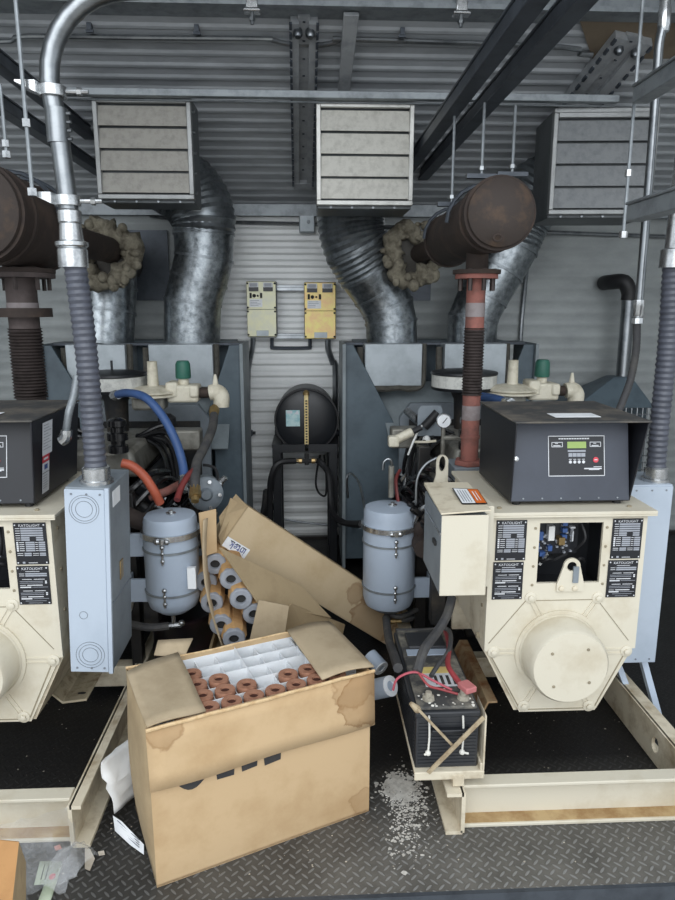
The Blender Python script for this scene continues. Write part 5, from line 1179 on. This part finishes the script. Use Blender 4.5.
# filter cartridges standing in the cells
cells = [(0, 1), (0, 2), (0, 3), (0, 4), (0, 5), (0, 6), (0, 7), (0, 8), (1, 1), (1, 2), (1, 3), (1, 4), (1, 6), (1, 7), (1, 8), (2, 2), (2, 3), (3, 2), (2, 8)]
rowname = ('row along the front flap', 'second row behind the flap', 'third row behind the flap', 'fourth row behind the flap'); colname = {1: 'cell touching the grey end flap', 2: 'second cell along', 3: 'third cell along', 4: 'fourth cell along', 5: 'fifth cell along', 6: 'sixth cell along', 7: 'seventh cell along', 8: 'last cell under the far flap'}
proto = None
for (j, i) in cells:
    c = bx(ox + (i + .5) * px + .001, oy + (j + .5) * py + .001, DZ0)
    lb = 'brown-capped filter cartridge, %s, %s' % (rowname[j], colname[i])
    if proto is None:
        proto = thing('filter_cartridge', c, lb, 'filter', 'filter cartridges in the open carton')
        R = .0305; H = .172
        MB().lathe(c, (0, 0, 1), [(R * .9, 0), (R * .96, .003), (R * .96, H - .02)], 28).build('filter_sleeve', 'core', proto)
        MB().lathe(c, (0, 0, 1), [(R * .96, H - .02), (R, H - .018), (R, H - .003), (R * .95, H), (R * .46, H), (R * .44, H - .003), (R * .43, H - .008)], 28, False).build('end_cap', 'core', proto)
        MB().lathe(c, (0, 0, 1), [(R * .44, H - .007), (R * .43, H - .006)], 20).build('centre_bore', 'core_hole', proto)
    else:
        dup(proto, c - proto.location, lb)

# --- long closed carton leaning at the back
O = at(221, 546, Y=2.58); E = at(393, 649, Y=2.985); ux = (E - O); LL = ux.length; ux.normalize()
vv = at(244, 504, Y=2.62) - O; vv = (vv - ux * vv.dot(ux)); HH = vv.length; vv.normalize(); ww = ux.cross(vv); ww = ww if ww.y > 0 else -ww; DD = .14
r = thing('long_carton', at(391, 645, Y=3.04), 'long brown carton lying tilted with a white and blue label at its upper end', 'carton')
def lb_(s, t, w): return O + ux * s * LL + vv * t * HH + ww * w * DD
MB().hexa([lb_(0, 0, 0), lb_(1, 0, 0), lb_(1, 0, 1), lb_(0, 0, 1), lb_(0, 1, 0), lb_(1, 1, 0), lb_(1, 1, 1), lb_(0, 1, 1)]).build('carton_body', 'card_b', r, bevel=.003)
m = MB().hexa([lb_(0, 1.001, 0), lb_(1, 1.001, 0), lb_(1, 1.001, 1), lb_(0, 1.001, 1), lb_(0, 1.012, 0), lb_(1, 1.012, 0), lb_(1, 1.012, 1), lb_(0, 1.012, 1)]); m.build('top_face', 'card_g', r)
# open end flaps at upper left
m = MB(); 
m.sheet(lb_(0, .1, 0), lb_(0, 1, 0), at(236, 494, Y=2.70), at(219, 517, Y=2.62), .004)
m.build('end_flap', 'card_g', r)
MB().sheet(lb_(0, .0, 0), at(219, 536, Y=2.57), at(231, 498, Y=2.66), lb_(-.01, .95, .3), .004).build('end_flap', 'card_g', r)
m = MB(); q0 = at(219, 541, Y=2.61); 
lab = [lb_(.0, .02, -.012), lb_(.11, .02, -.012), lb_(.11, .25, -.012), lb_(.0, .25, -.012)]
m.add(lab, [(0, 1, 2, 3)]); lo = m.build('label', 'paper', r, recalc=False, label='white label with blue lettering')
m = MB(); m.use('blue_print'); m.text('intek', quad([lab[0], lab[1], lab[2], lab[3]], .5, .55) - ww * .002, -ux, -vv, .03); m.use('shade')
for k in range(3): m.add([lb_(.02 + .028 * k, .20, -.02), lb_(.04 + .028 * k, .20, -.02), lb_(.04 + .028 * k, .22, -.02), lb_(.02 + .028 * k, .22, -.02)], [(0, 1, 2, 3)])
m.build('label_print', None, lo, recalc=False)

# --- carton on its side, spilling wrapped filters
r = thing('spilled_carton', at(250, 650, Y=2.45), 'burst cardboard carton lying open behind the front carton, filled with grey-ended filters', 'carton')
fy = 2.42
wavy(lambda s, t: lerp(at(203, 520, Y=fy + .02), at(216, 512, Y=fy + .25), s).lerp(lerp(at(222, 648, Y=fy - .03), at(228, 648, Y=fy + .25), s), t) + V((-.03 * math.sin(math.pi * t), 0, 0)), 4, 8, 0, None).build('left_panel', 'card_in', r, solid=.006)
MB().sheet(at(199, 513, Y=fy + .06), at(216, 509, Y=fy + .1), at(217, 552, Y=fy + .08), at(203, 557, Y=fy + .05), .005).build('upper_flap', 'card', r)
MB().sheet(at(219, 548, Y=fy - .01), at(258, 604, Y=fy - .02), at(330, 618, Y=2.62), at(300, 586, Y=2.62), .006).build('top_panel', 'card_g', r)
MB().sheet(at(259, 600, Y=fy - .04), at(289, 606, Y=fy + .0), at(284, 640, Y=fy - .02), at(250, 640, Y=fy - .06), .005).build('right_flap', 'card_in', r)
MB().sheet(at(250, 640, Y=fy + .05), at(292, 604, Y=fy + .06), at(345, 625, Y=2.7), at(330, 690, Y=2.7), .006).build('right_panel', 'card_g', r)
z0 = at(230, 660, Y=fy).z
MB().hexa([at(205, 662, Y=fy - .04), at(330, 662, Y=fy - .04), at(330, 640, Y=2.72), at(215, 640, Y=2.72)] + [p_ + V((0, 0, .006)) for p_ in (at(205, 662, Y=fy - .04), at(330, 662, Y=fy - .04), at(330, 640, Y=2.72), at(215, 640, Y=2.72))]).build('bottom_panel', 'card_g', r)
for x_ in (at(205, 662, Y=fy - .04), at(330, 662, Y=fy - .04)): MB().bb(x_.x - .01 if x_.x > 0 else x_.x, x_.x if x_.x > 0 else x_.x + .01, fy - .03, 2.7, 0, x_.z).build('lower_side', 'card_g', r)
names = ['top one under the long carton label', 'second from the top, beside the folded edge', 'big central one', 'right one touching the small flap', 'lower left one with torn paper', 'lowest one near the front carton rim', 'left one behind the curled side panel', 'dark half hidden one at the upper left', 'hidden one at the far left']
FL = [(215, 565, 2.50), (231, 580, 2.44), (241, 600, 2.40), (254, 615, 2.42), (221, 626, 2.42), (234, 640, 2.38), (212, 604, 2.46), (206, 583, 2.52)]
proto2 = None
for k, (u, v, y) in enumerate(FL):
    c = at(u, v, Y=y); lb = 'grey-ended wrapped filter in the burst carton, %s' % names[k]
    if proto2 is None:
        ax2 = V((-.1, 1, .10)).normalized(); R = .043
        proto2 = thing('wrapped_filter', c, lb, 'filter', 'grey-ended filters in the burst carton')
        MB().lathe(c, ax2, [(R * 1.0, .012), (R * 1.04, .014), (R * 1.14, .03), (R * 1.1, .17), (R * .9, .18), (.001, .18)], 8, False).build('paper_wrap', 'filt_paper', proto2, angle=25)
        MB().lathe(c, ax2, [(R * .42, .05), (R * .44, .003), (R * .5, 0), (R * .9, 0), (R, .006), (R, .03)], 28, False).build('end_ring', 'filt_end', proto2)
        MB().lathe(c, ax2, [(R * .47, .014), (R * .45, .018)], 20).build('centre_bore', 'dark_hole', proto2)
    else: dup(proto2, c - proto2.location, lb)

# ================================================================== BATTERY
bx0, bx1, by0, by1, bz0, bz1 = .325, .52, 1.84, 2.36, .205, .405
tr = thing('battery_tray', (.43, 1.84, .165), 'dirty cream battery tray on the front left corner of the right skid', 'tray')
MB().bb(bx0 - .004, bx1 + .018, by0 - .02, by1 + .02, .185, .2).bb(bx0 - .005, bx1 + .018, by0 - .022, by0 - .016, .172, .2).build('tray_base', 'cream_dirty', tr, bevel=.003)
MB().prism([(bx1 + .012, by0 - .02, .2), (bx1 + .018, by0 - .02, .2), (bx1 + .018, by0 - .02, .385), (bx1 + .012, by0 - .02, .40)], (0, .1, 0)).bb(bx1 + .004, bx1 + .012, by0 - .02, by1, .2, .225).build('side_upright', 'cream_dirty', tr, bevel=.002)
MB().bb(.44, .475, by0 - .0235, by0 + .02, .15, .186).build('support_tab', 'cream_dirty', tr)
b = thing('battery', ((bx0 + bx1) / 2, (by0 + by1) / 2, .2), 'large black ribbed battery with white rope handles on the skid tray', 'battery')
bz0 = .2
MB().bb(bx0, bx1, by0, by1, bz0, bz1 - .03).build('case', 'batt', b, bevel=.004)
MB().bb(bx0 - .004, bx1 + .004, by0 - .004, by1 + .004, bz1 - .032, bz1 - .012).build('lid_rim', 'batt', b, bevel=.005)
MB().bb(bx0 + .006, bx1 - .006, by0 + .008, by1 - .006, bz1 - .012, bz1).build('lid', 'batt_top', b, bevel=.004)
m = MB()
for k in range(13): m.bb(bx0 + .008, bx1 - .008, by0 - .003, by0, bz0 + .012 + k * .0115, bz0 + .018 + k * .0115)
for k in range(12): m.bb(bx0 - .003, bx0, by0 + .02, by1 - .02, bz0 + .012 + k * .012, bz0 + .018 + k * .012)
m.build('case_ribs', 'batt', b)
MB().bb(bx0 + .045, bx1 - .03, by0 - .022, by0, bz1 - .075, bz1 - .062).build('handle_grip', 'black', b, bevel=.003)
for u, bot in ((429, 757), (463, 756)):
    t_ = at(u, 716, Y=by0 - .012); e = at(u - 1, bot - 4, Y=by0 - .01)
    m = MB().tube([t_, lerp(t_, e, .5) + V((.003, 0, 0)), e], .0032, 6, 4).sph(e, .009, 8); m.tube([e, e + V((-.012 if u < 440 else .02, -.003, -.004))], .0035, 6, 1); m.build('rope_handle', 'rope', b)
st_ = MB().bb(bx0 + .05, bx1 - .04, by0 + .12, by0 + .24, bz1, bz1 + .001).build('sticker', 'wht_print', b)
m = MB().bb(bx0 + .05, bx1 - .04, by0 + .2, by0 + .24, bz1 + .001, bz1 + .0016); m.build('sticker_band', 'zinc_g', st_)
m = MB()
for k in range(4): m.bb(bx0 + .085 + k * .02, bx0 + .095 + k * .02, by0 + .13, by0 + .185, bz1 + .001, bz1 + .0016)
m.build('sticker_print', 'shade', st_)
MB().bb(bx0 + .03, bx1 - .03, by1 - .16, by1 - .05, bz1 - .0, bz1 + .014).build('vent_cover', 'batt', b, bevel=.004)
MB().bb(bx0 + .02, bx1 - .03, by1 - .2, by1 - .16, bz1, bz1 + .003).build('pale_band', 'grey_blue', b)
for x in (bx0 + .045, bx1 - .04):
    MB().lathe((x, by0 + .05, bz1), (0, 0, 1), [(.02, 0), (.018, .012), (.011, .014), (.01, .026)], 10).build('terminal', 'batt_term', b)
m = MB()
for k in range(30):
    c = V((random.uniform(bx0 + .01, bx1 - .01), by0 + abs(random.gauss(0.02, .05)) + .008, bz1)); m.sph(c, random.uniform(.002, .006), 6, .4)
o_ = m.build('corrosion_crust', 'batt_wh', b); o_['kind'] = 'stuff'
# hold-down straps crossing the front
def strap(p, q, w, lb):
    d = (q - p).normalized(); sx = d.cross(V((0, 1, 0))).normalized(); R = Matrix((d, V((0, 1, 0)), sx)).transposed().to_3x3()
    m = MB().box((p + q) / 2, ((q - p).length, .005, w), R); o = tag(m.build('hold_down_strap', 'rod', bevel=.001), lb, 'strap', 'battery hold-down straps'); return o
strap(at(418, 709, Y=1.808), at(453, 746, Y=1.808), .008, 'thin rusty hold-down rod slanting down across the battery front')
strap(at(428, 773, Y=1.80), at(484, 717, Y=1.80), .014, 'wide pale hold-down strap slanting up across the battery front')
p = at(417, 709, Y=1.82); tag(MB().tube([p + V((-.02, 0, .02)), p, p + V((.006, 0, -.008))], [.006, .012, .008], 8, 3).build('hook_bolt', 'rod'), 'rusty hook bolt at the upper left corner of the battery', 'bolt')
# cables
def cable(L, rr, mt, lb): return tube_thing('battery_cable', [at(u, v, Y=y) for u, v, y in L], rr, mt, lb, 'cable', 8)
cable([(452, 597, 2.2), (447, 615, 2.15), (437, 632, 2.1), (424, 650, 2.0), (417, 672, 1.93)], .016, 'grey_hose', 'thick dark cable running from the junction box down to the battery')
cable([(444, 626, 2.3), (449, 645, 2.15), (448, 665, 2.0), (458, 681, 1.93), (464, 688, 1.9)], .009, 'red_cable', 'red cable curving down to the right battery terminal')
cable([(393, 690, 1.93), (398, 678, 1.93), (415, 672, 1.93), (432, 680, 1.92), (452, 690, 1.9)], .004, 'pink_wire', 'thin pink wire looping over the left edge of the battery')
cable([(418, 672, 1.93), (428, 685, 1.9), (440, 689, 1.9), (458, 694, 1.88)], .004, 'red_cable', 'thin red wire lying across the battery top')
cable([(440, 627, 2.25), (450, 632, 2.2), (449, 650, 2.1), (438, 665, 2.0), (431, 676, 1.95)], .008, 'grey_hose', 'thin dark cable looped beside the red battery cable')
cable([(396, 634, 2.36), (420, 634, 2.36), (446, 632, 2.36)], .022, 'grey_hose', 'grey hose lying across the back of the battery')
p = at(467, 687, Y=1.9); tag(MB().box(p, (.04, .05, .02), Matrix.Rotation(.4, 3, 'Z')).build('terminal_cover', mat('pink_cover', (190, 116, 116), rough=.5), bevel=.004), 'pinkish red terminal cover on the right of the battery top', 'cover')
p0 = at(392, 622, Y=2.3); p1 = at(397, 655, Y=2.05)
tube_thing('hose_piece', [at(386, 618, Y=2.8), at(389, 640, Y=2.4), at(394, 655, Y=2.2), at(398, 668, Y=2.05)], .017, 'grey_hose', 'dark pipe running down from the right canister to the battery side', 'pipe')
# white cylinder pieces between carton and battery
for k, (u0, v0, u1, v1, y, lb) in enumerate(((370, 656, 381, 668, 2.35, 'pale plastic roll end behind the right corner of the front carton'), (372, 690, 390, 686, 2.15, 'pale round filter lying between the front carton and the battery'))):
    a_ = at(u0, v0, Y=y); b_ = at(u1, v1, Y=y - .05); r_ = .035 if k else .03
    a_.z = max(a_.z, r_ + .005); b_.z = max(b_.z, r_ + .005)
    r = thing('plastic_roll', (a_ + b_) / 2, lb, 'roll'); MB().cyl(a_, b_, r_, seg=20).build('roll_body', 'grey_blue', r); MB().ring(b_, (b_ - a_), r_, r_ * .5, .004, 20).build('roll_end', 'paper', r)

# ================================================================== FOREGROUND LITTER
def crumple(c, d, n, amp, seed, R=None):
    rnd = random.Random(seed); vs = []; fs = []
    for j in range(n + 1):
        for i in range(n + 1):
            p = V(((i / n - .5) * d[0], (j / n - .5) * d[1], rnd.uniform(0, amp) + d[2] * math.sin(math.pi * i / n) * math.sin(math.pi * j / n))); p = R @ p if R else p; vs.append(V(c) + p)
    for j in range(n):
        for i in range(n): k = j * (n + 1) + i; fs.append((k, k + 1, k + n + 2, k + n + 1))
    return MB().add(vs, fs)
c = at(122, 770, Y=1.99); 
rw = Euler((math.radians(68), 0, math.radians(62))).to_matrix()
tag(crumple(V((-.592, 2.04, .10)), (.29, .17, .02), 10, .018, 3, Euler((math.radians(70), math.radians(4), math.radians(66))).to_matrix()).build('plastic_bag', 'white', angle=50, solid=.002), 'crumpled white plastic bag wedged between the left skid and the front carton', 'bag')
def flat(pts, mt, name, lb, cat, th=.0015, lift=.004):
    P_ = [at(u, v, Z=z_) + V((0, 0, lift)) for u, v, z_ in pts]
    m = MB().prism(P_, (0, 0, th)); return tag(m.build(name, mt), lb, cat)
o_ = flat([(113, 817, .03), (122, 823, .03), (144, 846, .01), (144, 856, .0), (130, 846, .0), (115, 832, .0)], 'paper', 'paper_slip', 'white printed paper slip on the floor at the left of the front carton', 'paper')
m = MB()
for k in range(4):
    a_ = at(117, 823 + k * 2.2, Z=.024 - .007 * k) + V((0, 0, .0085)); b_ = at(139, 843 + k * 2.4, Z=.012 - .002 * k) + V((0, 0, .0085)); m.add([a_, b_, b_ + V((.002, .002, 0)), a_ + V((.002, .002, 0))], [(0, 1, 2, 3)])
m.build('paper_print', 'gry_print', o_, recalc=False)
flat([(85, 848, 0), (90, 850, .0), (95, 860, 0), (90, 872, 0), (85, 870, 0)], 'debris', 'paint_flake', 'pale leaf-shaped scrap on the floor in front of the left skid corner', 'scrap')
flat([(98, 853, 0), (104, 852, 0), (105, 856, 0), (99, 857, 0)], 'debris', 'paint_flake', 'tiny pale scrap right of the leaf-shaped scrap', 'scrap')
flat([(54, 848, 0), (60, 846, 0), (62, 850, 0), (56, 852, 0)], mat('pink_scrap', (200, 140, 130), rough=.8), 'paint_flake', 'tiny pinkish scrap beside the clear plastic wrap', 'scrap')
# pale green label tape folded in two
r = thing('label_tape', at(45, 885, Z=0), 'pale green printed label tape on the floor at the lower left corner', 'label')
g1 = [at(34, 886, Z=.004), at(40, 862, Z=.03), at(62, 862, Z=.012), at(56, 884, Z=.004)]
g2 = [at(38, 902, Z=.004), at(52, 866, Z=.02), at(63, 864, Z=.008), at(50, 904, Z=.003)]
for g_ in (g1, g2): wavy(lambda s, t: quad(g_, s, t) + V((0, 0, .003)), 3, 3, 0, None).build('tape_strip', 'green_lab', r, solid=.0008)
q = quad(g2, .5, .62) + V((0, 0, .008)); MB().lathe(q, (0, -.2, 1), [(.009, 0), (.009, .0006)], 14).build('red_seal', 'red', r)
m = MB()
for k in range(3):
    a_ = quad(g1, .25 + .2 * k, .15) + V((0, -.001, .0055)); b_ = quad(g1, .25 + .2 * k, .8) + V((0, -.001, .0055)); m.add([a_, b_, b_ + V((.002, .004, 0)), a_ + V((.002, .004, 0))], [(0, 1, 2, 3)])
m.build('tape_print', 'shade', r, recalc=False)
# clear plastic wrap
tag(crumple(V((-.80, 1.72, .045)), (.22, .2, .1), 11, .04, 11, Euler((math.radians(40), 0, .4)).to_matrix()).build('plastic_wrap', 'film', angle=60), 'clear crumpled plastic wrap on the floor at the left edge', 'plastic wrap')
tag(crumple(V((-.70, 1.70, .006)), (.09, .15, .06), 8, .03, 21, Euler((math.radians(8), 0, -.5)).to_matrix()).build('plastic_wrap', 'film', angle=60), 'small clear plastic bag beside the orange-brown cardboard piece', 'plastic wrap')
# cardboard piece at the lower left corner
r = thing('cardboard_piece', at(0, 895, Z=0), 'orange-brown cardboard box corner cut by the lower left edge', 'cardboard')
q = [at(-24, 838, Y=1.50), at(19, 842, Y=1.55), at(12, 905, Y=1.50), at(-24, 905, Y=1.46)]
MB().sheet(*q, .005).build('front_panel', 'card_flat', r)
q = [at(19, 842, Y=1.55), at(26, 862, Y=1.62), at(26, 905, Y=1.58), at(12, 905, Y=1.50)]
MB().sheet(*q, .005).build('side_panel', 'card_g', r)
# white powder and litter: uncountable
m = MB(); rnd = random.Random(5)
for k in range(1500):
    t = rnd.random(); u = 396 + 16 * t + rnd.gauss(0, 5 + 7 * t); v = 780 + 85 * t * rnd.random() + rnd.gauss(0, 8)
    if rnd.random() < .3: u, v = rnd.gauss(402, 10), rnd.gauss(788, 5)
    p = at(u, v, Z=0); s_ = rnd.uniform(.0008, .0034) * (1.3 if v < 800 else 1)
    if p.y < 1.6: continue
    if k % 4 == 0:
        s_ *= rnd.uniform(1.5, 3.2); a0 = rnd.random() * 6; m.add([p + V((s_ * rnd.uniform(.5, 1.3) * math.cos(a0 + i * 1.05), s_ * rnd.uniform(.5, 1.3) * math.sin(a0 + i * 1.05), .0015 + k * 1e-6)) for i in range(6)], [tuple(range(6))]); continue
    m.lathe(p, (0, 0, 1), [(s_ * 1.2, .0005), (s_ * .8, s_ * .45), (.0001, s_ * .6)], 5)
tag(m.build('powder_spill', 'powder'), 'white corrosion powder spilled on the plate floor left of the battery stand', 'powder', kind='stuff')
m = MB()
for k in range(420):
    x, y = rnd.uniform(-1.4, 1.3), rnd.uniform(1.65, 2.9); s_ = rnd.uniform(.001, .0035); a_ = rnd.random() * 3
    if (A - V((x, y, 0))).length < .0: continue
    m.add([V((x + s_ * math.cos(a_ + i * 1.57) * rnd.uniform(.6, 1.4), y + s_ * math.sin(a_ + i * 1.57), .003)) for i in range(4)], [(0, 1, 2, 3)])
tag(m.build('floor_litter', 'debris'), 'fine pale paint chips scattered over the dark floor', 'litter', kind='stuff')

# ================================================================== LIGHT
w = bpy.data.worlds.new('world'); scn.world = w; w.use_nodes = True
bg = w.node_tree.nodes['Background']; bg.inputs['Color'].default_value = (.86, .93, 1, 1); bg.inputs['Strength'].default_value = 1.2
struct(MB().bb(-12, 12, -14, 1.5, -.5, -.45).build('ground', mat('gravel_ground', (186, 182, 176), (160, 156, 150), .95, scale=3)))
def area(loc, rot, sx, sy, pw, col=(1, 1, 1)):
    l = bpy.data.lights.new('sky_fill_area', 'AREA'); l.shape = 'RECTANGLE'; l.size = sx; l.size_y = sy; l.energy = pw; l.color = col
    o = bpy.data.objects.new('sky_fill_area', l); COL.objects.link(o); o.location = loc; o.rotation_euler = rot; return o
area((0, -1.6, 4.4), (math.radians(52), 0, 0), 6, 3, 95, (.95, .98, 1))  # lamp added out front to brighten the near faces and floor
sl_ = bpy.data.lights.new('sky_fill_sun', 'SUN'); sl_.energy = 1.15; sl_.angle = math.radians(60); sl_.color = (.96, .98, 1)  # soft sun added as fill so the deep back wall brightens
so = bpy.data.objects.new('sky_fill_sun', sl_); COL.objects.link(so); so.location = (0, -4, 4); so.rotation_euler = (math.radians(74), 0, math.radians(-6))
scn.view_settings.view_transform = 'Standard'; scn.view_settings.look = 'None'; scn.view_settings.exposure = 0.0
scn.cycles.max_bounces = 6; scn.cycles.use_denoising = True
